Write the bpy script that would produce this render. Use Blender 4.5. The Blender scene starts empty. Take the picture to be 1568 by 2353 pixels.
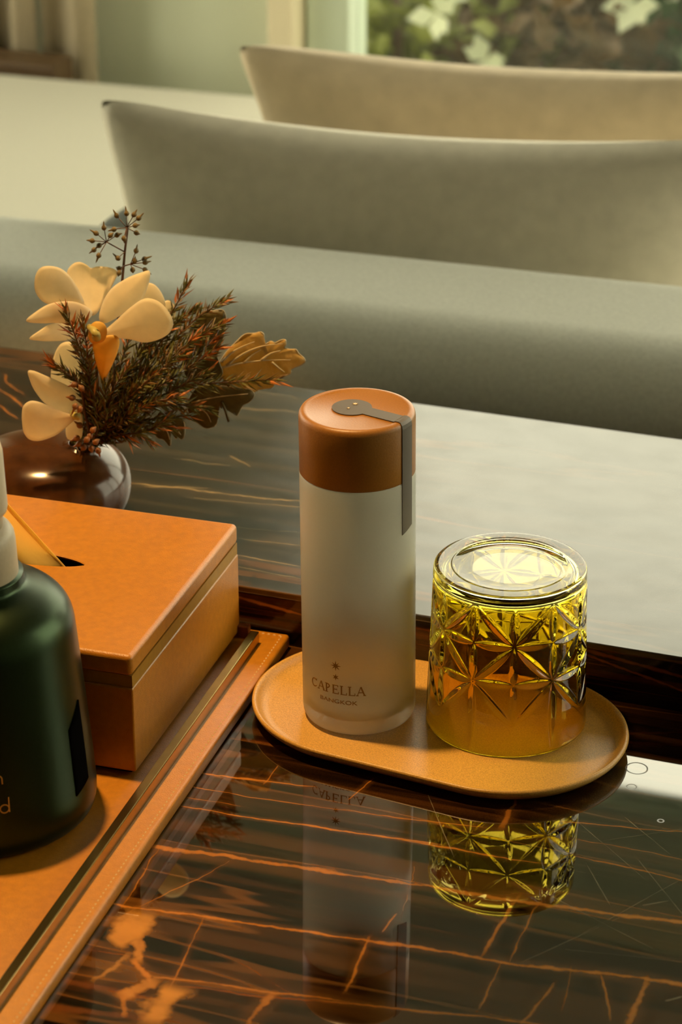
import bpy, bmesh, math, random
from mathutils import Vector, Matrix

random.seed(7)
PI = math.pi
scene = bpy.context.scene
col = scene.collection

# ------------------------------------------------------------------ camera
F_PX, PITCH, CAM_H = 6000.0, math.radians(25.1), 0.8
cam = bpy.data.cameras.new('camera')
cam.sensor_fit = 'HORIZONTAL'
cam.sensor_width = 24.0
cam.lens = 24.0 * F_PX / 1568.0
cam.clip_start, cam.clip_end = 0.05, 200
cam.dof.use_dof = True
cam.dof.focus_distance = 1.56
cam.dof.aperture_fstop = 11.0
cam_o = bpy.data.objects.new('camera', cam)
col.objects.link(cam_o)
cam_o.location = (0, 0, CAM_H)
cam_o.rotation_euler = (PI / 2 - PITCH, 0, 0)
scene.camera = cam_o

# ------------------------------------------------------------------ sky
world = bpy.data.worlds.new('overcast_sky')
scene.world = world
world.use_nodes = True
bg = world.node_tree.nodes['Background']
bg.inputs[0].default_value = (1.0, 0.91, 0.68, 1)
bg.inputs[1].default_value = 4.8

# ------------------------------------------------------------------ exposure
vs = scene.view_settings
vs.view_transform = 'Standard'
vs.look = 'None'
vs.exposure = 0.1
vs.gamma = 1.0
vs.use_curve_mapping = False
scene.cycles.use_denoising = True
scene.cycles.max_bounces = 16
scene.cycles.transmission_bounces = 14
scene.cycles.glossy_bounces = 6
scene.cycles.diffuse_bounces = 5
scene.cycles.caustics_reflective = False
scene.cycles.blur_glossy = 0.5

# warm ceiling lamp: strength and colour of its light (used by its builder)
LAMP_POWER, LAMP_COLOR = 120.0, (1.0, 0.60, 0.22)

# ------------------------------------------------------------------ frames
TH = math.radians(-19.6)                       # the table, sofa and room run along this direction
ORG = Vector((-0.0632, 1.5129, 0.0))           # a point at the foot of the raised shelf


def W(u, v, z=0.0):
    return Vector((ORG.x + u * math.cos(TH) - v * math.sin(TH), ORG.y + u * math.sin(TH) + v * math.cos(TH), z))


SP, CP = math.sin(PITCH), math.cos(PITCH)


def ray(x, y):
    a, b = (x - 784) / F_PX, (y - 1176.5) / F_PX
    return Vector((a, CP - b * SP, -SP - b * CP))


def at(x, y, Y):                                # point seen at x, y that stands Y metres away
    r = ray(x, y)
    return Vector((0, 0, CAM_H)) + r * (Y / r.y)


def onz(x, y, z=0.0):
    r = ray(x, y)
    return Vector((0, 0, CAM_H)) + r * ((z - CAM_H) / r.z)


def uv(p):
    d = Vector((p[0], p[1], 0)) - ORG
    return (d.x * math.cos(TH) + d.y * math.sin(TH), -d.x * math.sin(TH) + d.y * math.cos(TH))


# ------------------------------------------------------------------ object helpers
def empty(name, loc=(0, 0, 0), rz=0.0, parent=None):
    o = bpy.data.objects.new(name, None)
    o.empty_display_size = 0.02
    col.objects.link(o)
    o.location = loc
    o.rotation_euler = (0, 0, rz)
    if parent:
        o.parent = parent
    return o


def tag(o, label=None, cat=None, group=None, kind=None):
    if label: o['label'] = label
    if cat: o['category'] = cat
    if group: o['group'] = group
    if kind: o['kind'] = kind
    return o


def mesh_obj(name, verts, faces, mats, parent=None, smooth=True, mat_idx=None, loc=None, rz=0.0):
    me = bpy.data.meshes.new(name)
    me.from_pydata([tuple(v) for v in verts], [], faces)
    if not isinstance(mats, (list, tuple)): mats = [mats]
    for m in mats: me.materials.append(m)
    if mat_idx: me.polygons.foreach_set('material_index', mat_idx)
    if smooth: me.polygons.foreach_set('use_smooth', [True] * len(me.polygons))
    me.update()
    o = bpy.data.objects.new(name, me)
    col.objects.link(o)
    if loc is not None: o.location = loc
    o.rotation_euler = (0, 0, rz)
    if parent: o.parent = parent
    return o


def bm_obj(name, bm, mats, parent=None, smooth=False, loc=None, rz=0.0):
    bmesh.ops.recalc_face_normals(bm, faces=bm.faces[:])
    me = bpy.data.meshes.new(name)
    bm.to_mesh(me)
    bm.free()
    if not isinstance(mats, (list, tuple)): mats = [mats]
    for m in mats: me.materials.append(m)
    if smooth: me.polygons.foreach_set('use_smooth', [True] * len(me.polygons))
    o = bpy.data.objects.new(name, me)
    col.objects.link(o)
    if loc is not None: o.location = loc
    o.rotation_euler = (0, 0, rz)
    if parent: o.parent = parent
    return o


def box_bm(x0, x1, y0, y1, z0, z1, bev=0.0, seg=2, bm=None):
    bm2 = bmesh.new()
    bmesh.ops.create_cube(bm2, size=1.0)
    for v in bm2.verts:
        v.co = Vector(((x0 + x1) / 2 + v.co.x * (x1 - x0), (y0 + y1) / 2 + v.co.y * (y1 - y0), (z0 + z1) / 2 + v.co.z * (z1 - z0)))
    if bev > 0:
        bmesh.ops.bevel(bm2, geom=bm2.edges[:], offset=bev, segments=seg, profile=0.5, affect='EDGES')
    if bm is None: return bm2
    tmp = bpy.data.meshes.new('tmp')
    bm2.to_mesh(tmp); bm2.free()
    bm.from_mesh(tmp)
    bpy.data.meshes.remove(tmp)
    return bm


def box(name, x0, x1, y0, y1, z0, z1, mat, parent=None, bev=0.0, seg=2, loc=None, rz=0.0):
    o = bm_obj(name, box_bm(x0, x1, y0, y1, z0, z1, bev, seg), mat, parent, smooth=bev > 0 and seg > 2, loc=loc, rz=rz)
    if bev > 0 and seg > 2: o.modifiers.new('normals', 'WEIGHTED_NORMAL')
    return o


def lathe_vf(profile, n=64, closed=False):
    vs_, fs = [], []
    rings = []
    for r, z in profile:
        if r < 1e-7:
            rings.append([len(vs_)]); vs_.append((0, 0, z))
        else:
            base = len(vs_)
            for i in range(n):
                a = 2 * PI * i / n
                vs_.append((r * math.cos(a), r * math.sin(a), z))
            rings.append(list(range(base, base + n)))
    prs = list(zip(rings[:-1], rings[1:]))
    if closed: prs.append((rings[-1], rings[0]))
    for A, B in prs:
        for i in range(n):
            j = (i + 1) % n
            if len(A) == 1 and len(B) == 1: continue
            if len(A) == 1: fs.append((A[0], B[j], B[i]))
            elif len(B) == 1: fs.append((A[i], A[j], B[0]))
            else: fs.append((A[i], A[j], B[j], B[i]))
    return vs_, fs


def lathe(name, profile, mat, parent=None, n=64, closed=False, loc=None, rz=0.0):
    v, f = lathe_vf(profile, n, closed)
    o = mesh_obj(name, v, f, mat, parent, True, loc=loc, rz=rz)
    fix_normals(o)
    return o


def fix_normals(o):
    bm = bmesh.new(); bm.from_mesh(o.data)
    bmesh.ops.recalc_face_normals(bm, faces=bm.faces[:])
    bm.to_mesh(o.data); bm.free()


def smooth_pts(pts, sub=4, closed=False):
    pts = [Vector(p) for p in pts]
    n = len(pts)
    out = []
    rng = range(n) if closed else range(n - 1)
    for i in rng:
        if closed: p0, p1, p2, p3 = pts[(i - 1) % n], pts[i], pts[(i + 1) % n], pts[(i + 2) % n]
        else: p0, p1, p2, p3 = pts[max(i - 1, 0)], pts[i], pts[i + 1], pts[min(i + 2, n - 1)]
        for k in range(sub):
            t = k / sub
            out.append(0.5 * ((2 * p1) + (p2 - p0) * t + (2 * p0 - 5 * p1 + 4 * p2 - p3) * t * t + (3 * p1 - p0 - 3 * p2 + p3) * t ** 3))
    if not closed: out.append(pts[-1])
    return out


def tube_vf(pts, r0, r1=None, n=6, off=0):
    pts = [Vector(p) for p in pts]
    if r1 is None: r1 = r0
    vs_, fs = [], []
    m = len(pts)
    up = Vector((0.3, 0.2, 1))
    for i, p in enumerate(pts):
        d = (pts[min(i + 1, m - 1)] - pts[max(i - 1, 0)]).normalized()
        a = d.cross(up)
        if a.length < 1e-4: a = d.cross(Vector((1, 0, 0)))
        a.normalize(); b = d.cross(a)
        r = r0 + (r1 - r0) * i / max(m - 1, 1)
        for k in range(n):
            t = 2 * PI * k / n
            vs_.append(p + a * r * math.cos(t) + b * r * math.sin(t))
    for i in range(m - 1):
        for k in range(n):
            l = (k + 1) % n
            fs.append(tuple(off + q for q in (i * n + k, i * n + l, (i + 1) * n + l, (i + 1) * n + k)))
    fs.append(tuple(off + k for k in reversed(range(n))))
    fs.append(tuple(off + (m - 1) * n + k for k in range(n)))
    return vs_, fs


def tube(name, pts, r0, mat, parent=None, r1=None, n=6):
    v, f = tube_vf(pts, r0, r1, n)
    return mesh_obj(name, v, f, mat, parent)


def world_parent(o, parent):                   # parent a piece whose mesh is in world coordinates
    o.parent = parent
    o.matrix_parent_inverse = Matrix.Identity(4)
    m = Matrix.Translation(parent.location) @ parent.rotation_euler.to_matrix().to_4x4()
    o.data.transform(m.inverted())
    return o


def boolean_cut(o, cutter):
    md = o.modifiers.new('cut', 'BOOLEAN')
    md.operation = 'DIFFERENCE'; md.object = cutter; md.solver = 'EXACT'
    dg = bpy.context.evaluated_depsgraph_get()
    me = bpy.data.meshes.new_from_object(o.evaluated_get(dg))
    o.modifiers.clear()
    o.data = me
    cm = cutter.data
    bpy.data.objects.remove(cutter)
    bpy.data.meshes.remove(cm)


# ------------------------------------------------------------------ materials
def mat(name, color, rough=0.5, metal=0.0, ior=1.5, noise=0.0, nscale=200.0, bump=0.0, bscale=400.0, spec=None, trans=0.0,
        sheen=0.0, sss=0.0, coat=0.0):
    m = bpy.data.materials.new(name)
    m.use_nodes = True
    nt = m.node_tree
    p = nt.nodes['Principled BSDF']
    p.inputs['Base Color'].default_value = (*color, 1)
    p.inputs['Roughness'].default_value = rough
    p.inputs['Metallic'].default_value = metal
    p.inputs['IOR'].default_value = ior
    if spec is not None: p.inputs['Specular IOR Level'].default_value = spec
    p.inputs['Transmission Weight'].default_value = trans
    if coat: p.inputs['Coat Weight'].default_value = coat
    if sheen:
        p.inputs['Sheen Weight'].default_value = sheen
        p.inputs['Sheen Roughness'].default_value = 0.4
    if sss:
        p.inputs['Subsurface Weight'].default_value = sss
        p.inputs['Subsurface Radius'].default_value = (0.01, 0.008, 0.004)
        p.inputs['Subsurface Scale'].default_value = 1.0
    if noise or bump:
        tc = nt.nodes.new('ShaderNodeTexCoord')
    if noise:
        n = nt.nodes.new('ShaderNodeTexNoise')
        n.inputs['Scale'].default_value = nscale
        n.inputs['Detail'].default_value = 4
        nt.links.new(tc.outputs['Object'], n.inputs['Vector'])
        r = nt.nodes.new('ShaderNodeMapRange')
        r.inputs[1].default_value, r.inputs[2].default_value = 0.25, 0.75
        r.inputs[3].default_value, r.inputs[4].default_value = 1 - noise, 1 + noise
        nt.links.new(n.outputs[0], r.inputs[0])
        mx = nt.nodes.new('ShaderNodeVectorMath'); mx.operation = 'SCALE'
        mx.inputs[0].default_value = color
        nt.links.new(r.outputs[0], mx.inputs['Scale'])
        nt.links.new(mx.outputs[0], p.inputs['Base Color'])
    if bump:
        n2 = nt.nodes.new('ShaderNodeTexNoise')
        n2.inputs['Scale'].default_value = bscale
        n2.inputs['Detail'].default_value = 3
        nt.links.new(tc.outputs['Object'], n2.inputs['Vector'])
        b = nt.nodes.new('ShaderNodeBump')
        b.inputs['Strength'].default_value = bump
        b.inputs['Distance'].default_value = 0.001
        nt.links.new(n2.outputs[0], b.inputs['Height'])
        nt.links.new(b.outputs[0], p.inputs['Normal'])
    return m


def translucent(m, color, w):
    nt = m.node_tree
    p = nt.nodes['Principled BSDF']; out = nt.nodes['Material Output']
    t = nt.nodes.new('ShaderNodeBsdfTranslucent'); t.inputs[0].default_value = (*color, 1)
    mx = nt.nodes.new('ShaderNodeMixShader'); mx.inputs[0].default_value = w
    nt.links.new(p.outputs[0], mx.inputs[1]); nt.links.new(t.outputs[0], mx.inputs[2])
    nt.links.new(mx.outputs[0], out.inputs[0])
    return m


class NT:                                        # small node-graph writer
    def __init__(s, m): s.nt = m.node_tree
    def n(s, t, **k):
        q = s.nt.nodes.new(t)
        for a, b in k.items(): setattr(q, a, b)
        return q
    def put(s, sock, v):
        if hasattr(v, 'is_output') or isinstance(v, bpy.types.NodeSocket): s.nt.links.new(v, sock)
        else: sock.default_value = v
    def math(s, op, a, b=0.0, c=0.0):
        q = s.n('ShaderNodeMath', operation=op)
        s.put(q.inputs[0], a); s.put(q.inputs[1], b); s.put(q.inputs[2], c)
        return q.outputs[0]
    def noise(s, vec, scale, detail=3.0, rough=0.5):
        q = s.n('ShaderNodeTexNoise')
        s.put(q.inputs['Vector'], vec); s.put(q.inputs['Scale'], scale); s.put(q.inputs['Detail'], detail); s.put(q.inputs['Roughness'], rough)
        return q.outputs[0]
    def ramp(s, x, a, b, lo=0.0, hi=1.0, smooth=True):
        q = s.n('ShaderNodeMapRange')
        if smooth: q.interpolation_type = 'SMOOTHSTEP'
        s.put(q.inputs[0], x)
        for i, v in enumerate((a, b, lo, hi)): s.put(q.inputs[i + 1], v)
        return q.outputs[0]
    def scale3(s, vec, k):
        q = s.n('ShaderNodeVectorMath', operation='MULTIPLY')
        s.put(q.inputs[0], vec); q.inputs[1].default_value = k
        return q.outputs[0]
    def mixc(s, f, a, b):
        q = s.n('ShaderNodeMix', data_type='RGBA')
        s.put(q.inputs[0], f); s.put(q.inputs[6], a); s.put(q.inputs[7], b)
        return q.outputs[2]


def ebony(name, lines, base_a, base_b, rough, ior, streak=1.0, upright=False, marks=()):
    """Polished dark veneer: grain along x, and pale veins that each have a place of their own (x, y metres)."""
    m = bpy.data.materials.new(name); m.use_nodes = True
    g = NT(m); p = m.node_tree.nodes['Principled BSDF']
    tc = g.n('ShaderNodeTexCoord').outputs['Object']
    if upright:                                  # grain of a vertical face: height takes the place of depth
        mp = g.n('ShaderNodeMapping'); mp.inputs['Rotation'].default_value = (-PI / 2, 0, 0)
        g.put(mp.inputs['Vector'], tc); tc = mp.outputs[0]
    g1 = g.noise(g.scale3(tc, (1.6, 60, 60)), 1.0, 5, 0.6)
    g2 = g.noise(g.scale3(tc, (5, 340, 340)), 1.0, 3, 0.6)
    c = g.mixc(g.ramp(g1, 0.44, 0.62), (*base_a, 1), (*base_b, 1))
    c = g.mixc(g.math('MULTIPLY', g.ramp(g2, 0.55, 0.8), 0.35 * streak), c, (base_b[0] * 2.6, base_b[1] * 2.3, base_b[2] * 2, 1))
    if not upright:                              # faint contour veins that run everywhere with the grain
        g3 = g.noise(g.scale3(tc, (1.1, 13, 13)), 1.0, 3, 0.55)
        cv = g.math('ABSOLUTE', g.math('SUBTRACT', g3, 0.5))
        c = g.mixc(g.math('MULTIPLY', g.ramp(cv, 0.012, 0.002), 0.4 * streak - 0.12), c, (0.40, 0.15, 0.025, 1))
    wob = g.math('SUBTRACT', g.noise(g.scale3(tc, (14, 14, 14)), 1.0, 4, 0.6), 0.5)
    wob2 = g.math('SUBTRACT', g.noise(g.scale3(tc, (160, 160, 160)), 1.0, 3, 0.6), 0.5)
    brk = g.noise(g.scale3(tc, (38, 38, 38)), 1.0, 3, 0.6)
    for (x0, y0, x1, y1, w, k, cc, amp) in lines:
        t = Vector((x1 - x0, y1 - y0, 0)); L = t.length; t /= L; nn = Vector((-t.y, t.x, 0))
        d1 = g.n('ShaderNodeVectorMath', operation='DOT_PRODUCT'); g.put(d1.inputs[0], tc); d1.inputs[1].default_value = nn
        d2 = g.n('ShaderNodeVectorMath', operation='DOT_PRODUCT'); g.put(d2.inputs[0], tc); d2.inputs[1].default_value = t
        a = g.math('SUBTRACT', d1.outputs['Value'], nn.x * x0 + nn.y * y0)
        a = g.math('MULTIPLY_ADD', wob, amp, a)
        a = g.math('ABSOLUTE', g.math('MULTIPLY_ADD', wob2, min(amp * 0.35, w * 1.6), a))
        wm = g.ramp(brk, 0.3, 0.7, 0.55 * w, 1.5 * w)
        band = g.ramp(a, wm, g.math('MULTIPLY', wm, 0.25))
        s0 = t.x * x0 + t.y * y0
        q = d2.outputs['Value']
        fade = min(0.012, L * 0.2)
        win = g.math('MULTIPLY', g.ramp(q, s0 - fade, s0 + fade), g.ramp(q, s0 + L + fade, s0 + L - fade))
        f = g.math('MULTIPLY', g.math('MULTIPLY', band, win), g.ramp(brk, 0.2, 0.6, k * 0.45, k))
        if amp > 0.008 and w < 0.004:               # soft stain on both sides of the vein
            gw = g.ramp(a, max(4 * w, 0.004), 0.0)
            c = g.mixc(g.math('MULTIPLY', g.math('MULTIPLY', gw, win), 0.16 * k), c, (*cc, 1))
        c = g.mixc(f, c, (*cc, 1))
    g.put(p.inputs['Base Color'], c)
    rr = g.noise(g.scale3(tc, (30, 40, 30)), 1.0, 4)
    rgh = g.ramp(rr, 0.3, 0.75, rough * 0.9, rough * 1.12)
    for (cx_, cy_, rad, wd) in marks:
        dv = g.n('ShaderNodeVectorMath', operation='DISTANCE'); g.put(dv.inputs[0], tc); dv.inputs[1].default_value = (cx_, cy_, 0)
        dd = g.math('ABSOLUTE', g.math('SUBTRACT', g.math('MULTIPLY_ADD', wob, rad * 0.9, dv.outputs['Value']), rad))
        rgh = g.math('MULTIPLY_ADD', g.ramp(dd, wd, wd * 0.2), 0.3, rgh)
    g.put(p.inputs['Roughness'], rgh)
    p.inputs['IOR'].default_value = ior
    return m


ORANGE, RUST, CREAM = (0.62, 0.22, 0.03), (0.34, 0.09, 0.012), (0.50, 0.36, 0.17)


def L(x0, y0, x1, y1, w, k=0.8, c=ORANGE, amp=0.012, z=0.0):
    a, b = uv(onz(x0, y0, z)), uv(onz(x1, y1, z))
    return (a[0], a[1], b[0], b[1], w * 0.00030, k, c, amp)


near_lines = [
    L(330, 1942, 760, 2004, 9, 0.75), L(740, 2003, 1180, 2066, 6, 0.6), L(1150, 2062, 1600, 2126, 6, 0.9),
    L(250, 2072, 500, 2112, 4, 0.8), L(480, 2110, 860, 2162, 5, 0.75), L(840, 2160, 1160, 2212, 6, 0.8), L(1140, 2210, 1600, 2266, 7, 0.9),
    L(360, 2242, 780, 2300, 3, 0.7), L(420, 2265, 760, 2305, 2.5, 0.6, RUST), L(740, 2300, 1300, 2360, 3, 0.6),
    L(400, 1852, 640, 1886, 3.5, 0.8), L(620, 1884, 990, 1936, 4, 0.75), L(930, 1930, 1230, 1982, 3, 0.6), L(1330, 1972, 1600, 2030, 3, 0.7),
    L(460, 1775, 600, 1794, 4, 0.8), L(590, 1792, 720, 1806, 2, 0.6), L(430, 1805, 800, 1862, 2, 0.55), L(800, 1860, 1100, 1900, 2, 0.5),
    L(560, 1700, 760, 1738, 2.5, 0.7, RUST), L(420, 1832, 560, 1850, 2, 0.5), L(1300, 1888, 1568, 1912, 3, 0.7), L(1330, 1930, 1568, 1975, 2, 0.5),
    L(150, 2180, 300, 2196, 3, 0.5, RUST), L(120, 2250, 360, 2292, 10, 0.35, RUST), L(90, 2310, 420, 2352, 14, 0.35, RUST),
    L(500, 2190, 700, 2300, 1.2, 0.35, RUST),
    # cross cracks
    L(520, 1980, 300, 2100, 1.5, 0.4), L(460, 2120, 400, 2262, 2, 0.5), L(360, 1960, 290, 2080, 2, 0.5), L(848, 2160, 795, 2270, 4, 0.75),
    L(915, 2100, 880, 2140, 2, 0.5), L(1190, 2070, 1112, 2190, 4, 0.7), L(1240, 2085, 1180, 2200, 2.5, 0.6), L(1150, 2215, 1095, 2310, 2, 0.6),
    L(1480, 2250, 1440, 2360, 7, 0.8), L(1375, 2240, 1400, 2340, 2, 0.6), L(1270, 2260, 1200, 2350, 4, 0.55), L(630, 2285, 570, 2360, 9, 0.75),
    L(860, 1790, 800, 1835, 2, 0.5), L(640, 1760, 610, 1800, 2, 0.5), L(1190, 1830, 1150, 1900, 7, 0.45), L(430, 1790, 390, 1850, 1.5, 0.5),
    L(950, 1990, 925, 2110, 1.3, 0.3), L(1310, 2225, 1290, 2320, 1.5, 0.45),
    # fine pale scratches in the lacquer
    L(1440,1880,1530,1955,1.2,0.7,(0.34, 0.29, 0.2),0.002), L(1330,1890,1470,2010,1.0,0.5,(0.34, 0.29, 0.2),0.002), L(1250,2050,1500,2180,1.0,0.5,(0.34, 0.29, 0.2),0.002), L(1400,1930,1568,1905,1.0,0.5,(0.34, 0.29, 0.2),0.002), L(1330,2150,1568,2020,1.0,0.45,(0.34, 0.29, 0.2),0.002), L(1470,1980,1568,2100,1.2,0.6,(0.34, 0.29, 0.2),0.002), L(1200,2210,1420,2110,1.0,0.4,(0.34, 0.29, 0.2),0.002), L(1480,2080,1540,2070,2.0,0.6,(0.34, 0.29, 0.2),0.002), L(1350,1990,1400,2075,1.0,0.5,(0.34, 0.29, 0.2),0.002), L(990,1840,1040,1960,1.0,0.5,(0.34, 0.29, 0.2),0.002), L(1290,2180,1568,2210,0.9,0.4,(0.34, 0.29, 0.2),0.002), L(1530,2300,1568,2290,2.5,0.6,(0.34, 0.29, 0.2),0.002),
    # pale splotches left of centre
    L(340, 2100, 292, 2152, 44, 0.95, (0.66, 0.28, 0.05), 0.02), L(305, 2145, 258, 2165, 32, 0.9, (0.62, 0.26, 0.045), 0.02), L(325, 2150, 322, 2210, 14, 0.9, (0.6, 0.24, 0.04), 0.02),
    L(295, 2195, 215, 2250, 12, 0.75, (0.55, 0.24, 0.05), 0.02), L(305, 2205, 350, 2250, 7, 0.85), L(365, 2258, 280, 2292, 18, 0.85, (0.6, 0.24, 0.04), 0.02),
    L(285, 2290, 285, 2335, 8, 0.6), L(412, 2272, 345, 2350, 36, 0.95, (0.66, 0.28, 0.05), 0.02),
]
ZL = 0.038
ledge_lines = [
    L(300, 1112, 700, 1152, 3, 0.52, CREAM, 0.02, ZL), L(340, 1120, 470, 1122, 3, 0.42, CREAM, 0.02, ZL), L(450, 1145, 700, 1164, 2, 0.32, CREAM, 0.02, ZL),
    L(420, 1055, 530, 1066, 2, 0.35, CREAM, 0.02, ZL), L(540, 1045, 585, 1070, 3, 0.35, CREAM, 0.02, ZL), L(560, 895, 680, 920, 3, 0.24, CREAM, 0.03, ZL),
    L(540, 935, 690, 950, 5, 0.21, CREAM, 0.03, ZL), L(545, 1275, 690, 1300, 2, 0.42, CREAM, 0.01, ZL), L(545, 1235, 690, 1252, 1.5, 0.35, CREAM, 0.01, ZL),
    L(545, 1302, 690, 1330, 1.5, 0.35, CREAM, 0.01, ZL), L(0, 885, 60, 935, 3, 0.6, ORANGE, 0.02, ZL), L(0, 930, 40, 960, 2.5, 0.5, ORANGE, 0.02, ZL),
    L(20, 860, 60, 905, 3, 0.4, ORANGE, 0.03, ZL), L(0, 1000, 60, 1020, 5, 0.5, RUST, 0.03, ZL), 
     L(950, 1100, 1100, 1112, 2, 0.2, RUST, 0.02, ZL), L(1400, 1380, 1568, 1410, 2, 0.15, RUST, 0.02, ZL),
     L(350, 1200, 690, 1218, 1.5, 0.21, CREAM, 0.03, ZL),
    L(584, 1322, 584, 1346, 13, 0.95, (0.004, 0.004, 0.003), 0.004, ZL),
]


def LR(x0, y0, x1, y1, w, k=0.8, c=ORANGE, amp=0.004):   # a vein on the upright front of the shelf
    out = []
    for x, y in ((x0, y0), (x1, y1)):
        q = ray(x, y); n = Vector((-math.sin(TH), math.cos(TH), 0))
        t = (ORG - Vector((0, 0, CAM_H))).dot(n) / q.dot(n)
        p = Vector((0, 0, CAM_H)) + q * t
        out += [uv(p)[0], p.z]
    return (*out, w * 0.0003, k, c, amp)


riser_lines = [LR(540, 1372, 700, 1416, 5, 0.7), LR(545, 1356, 690, 1382, 2, 0.5), LR(1340, 1492, 1600, 1566, 5, 0.6, RUST), LR(1340, 1502, 1600, 1600, 4, 0.7, RUST), LR(1380, 1612, 1600, 1652, 6, 0.8, RUST),
               LR(940, 1440, 1000, 1452, 4, 0.5, RUST), LR(1350, 1485, 1600, 1530, 3, 0.4, RUST)]
M = {}
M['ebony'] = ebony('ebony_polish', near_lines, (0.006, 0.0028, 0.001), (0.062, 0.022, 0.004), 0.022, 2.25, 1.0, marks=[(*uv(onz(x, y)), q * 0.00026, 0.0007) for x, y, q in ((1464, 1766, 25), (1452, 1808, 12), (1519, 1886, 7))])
M['ebony_ledge'] = ebony('ebony_polish_shelf', ledge_lines, (0.012, 0.008, 0.004), (0.034, 0.022, 0.010), 0.22, 1.75, 0.8)
M['ebony_riser'] = ebony('ebony_riser', riser_lines, (0.006, 0.0028, 0.001), (0.085, 0.024, 0.003), 0.12, 1.5, 1.6, True)
M['leather'] = mat('orange_leather', (0.50, 0.19, 0.008), 0.38, ior=1.6, noise=0.12, nscale=220, bump=0.25, bscale=1400)
M['leather_dark'] = mat('brown_leather', (0.20, 0.055, 0.012), 0.45, noise=0.15, nscale=250, bump=0.25, bscale=1400)
M['band'] = mat('amber_band', (0.34, 0.17, 0.005), 0.5, noise=0.1, nscale=250)
M['thread'] = mat('pale_thread', (0.62, 0.42, 0.2), 0.7)
M['brass'] = mat('aged_brass', (0.42, 0.30, 0.11), 0.24, metal=1.0, noise=0.08, nscale=90)
M['black'] = mat('black_and_shade', (0.004, 0.0035, 0.003), 1.0, spec=0.0)  # black of the level window; also paints shade in the slot and under the box
M['tissue'] = translucent(mat('tissue_paper', (0.95, 0.78, 0.26), 0.8, bump=0.3, bscale=300), (1.0, 0.72, 0.22), 0.6)
M['pump_body'] = mat('green_metallic', (0.026, 0.042, 0.021), 0.32, metal=0.92, noise=0.08, nscale=900)
M['pump_head'] = mat('grey_plastic', (0.52, 0.42, 0.28), 0.45, noise=0.05, nscale=500)
M['pump_print'] = mat('ochre_print', (0.55, 0.28, 0.05), 0.5)
M['ceramic'] = mat('speckled_stoneware', (0.62, 0.35, 0.085), 0.38, noise=0.3, nscale=1300, bump=0.12, bscale=900)
M['cap'] = mat('tan_cap', (0.35, 0.145, 0.02), 0.42, ior=1.6, noise=0.1, nscale=900, bump=0.1, bscale=900)
M['seal'] = mat('taupe_paper', (0.085, 0.062, 0.04), 0.45, noise=0.06, nscale=700)
M['seal_mark'] = mat('pale_foil', (0.72, 0.56, 0.33), 0.4)
M['print'] = mat('bronze_print', (0.30, 0.17, 0.05), 0.5)
M['vase'] = mat('brown_glaze', (0.065, 0.022, 0.005), 0.16, ior=1.42, noise=0.5, nscale=60)
M['petal'] = translucent(mat('ivory_petal', (0.92, 0.80, 0.60), 0.6, noise=0.08, nscale=160), (1.0, 0.86, 0.56), 0.42)
M['lip'] = translucent(mat('orange_lip', (0.88, 0.58, 0.12), 0.5, noise=0.08, nscale=200), (1.0, 0.60, 0.12), 0.35)
M['column'] = mat('green_yellow_column', (0.50, 0.42, 0.12), 0.45)
M['leaf_tan'] = translucent(mat('tan_leaf', (0.64, 0.42, 0.13), 0.6, noise=0.22, nscale=160, bump=0.4, bscale=350), (0.70, 0.45, 0.10), 0.35)
M['leaf_dark'] = translucent(mat('olive_leaf', (0.12, 0.09, 0.026), 0.5, noise=0.3, nscale=150, bump=0.4, bscale=350), (0.12, 0.09, 0.01), 0.2)
M['leaf_rim'] = mat('pale_leaf_vein', (0.60, 0.48, 0.28), 0.6)
M['stem'] = mat('brown_stem', (0.12, 0.05, 0.016), 0.6)
M['needle'] = mat('olive_needle', (0.125, 0.12, 0.025), 0.45, noise=0.4, nscale=120)
M['needle_brown'] = mat('brown_needle', (0.17, 0.09, 0.018), 0.5, noise=0.4, nscale=120)
M['needle_red'] = mat('red_needle', (0.52, 0.17, 0.035), 0.5, noise=0.35, nscale=150)
M['capsule'] = mat('olive_capsule', (0.15, 0.10, 0.028), 0.5, noise=0.3, nscale=300)
M['capsule_brown'] = mat('brown_capsule', (0.24, 0.09, 0.02), 0.5, noise=0.3, nscale=300)
M['fabric'] = mat('grey_linen', (0.64, 0.64, 0.57), 0.9, noise=0.08, nscale=260, bump=0.3, bscale=900, sheen=0.15)
M['fabric_seat'] = mat('white_linen', (0.58, 0.55, 0.45), 0.9, noise=0.04, nscale=200, bump=0.3, bscale=700, sheen=0.1)
M['pillow'] = mat('stone_linen', (0.70, 0.64, 0.52), 0.9, noise=0.07, nscale=60, bump=0.3, bscale=600, sheen=0.15)
M['pillow_warm'] = mat('sand_linen', (0.62, 0.50, 0.34), 0.9, noise=0.10, nscale=40, bump=0.3, bscale=600, sheen=0.15)
M['slate'] = mat('pillow_shadow_cloth', (0.14, 0.15, 0.14), 0.9, noise=0.1, nscale=200)  # dark tone put in for the pillow shadow on the seat
M['wood_dark'] = mat('dark_wood', (0.10, 0.055, 0.022), 0.5, noise=0.25, nscale=25)
M['wall'] = mat('sage_white_paint', (0.72, 0.75, 0.58), 0.8, noise=0.03, nscale=6)
M['wall_cream'] = mat('cream_paint', (0.78, 0.68, 0.48), 0.7, noise=0.03, nscale=8)
M['frame'] = mat('mint_white_frame', (0.60, 0.68, 0.55), 0.45)
M['curtain'] = translucent(mat('beige_curtain', (0.58, 0.48, 0.32), 0.9, noise=0.08, nscale=90), (0.5, 0.4, 0.22), 0.2)
M['ceiling'] = mat('ceiling_paint', (0.42, 0.40, 0.36), 0.9)
M['floor'] = mat('oak_floor', (0.17, 0.165, 0.15), 0.45, noise=0.2, nscale=14)
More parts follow.
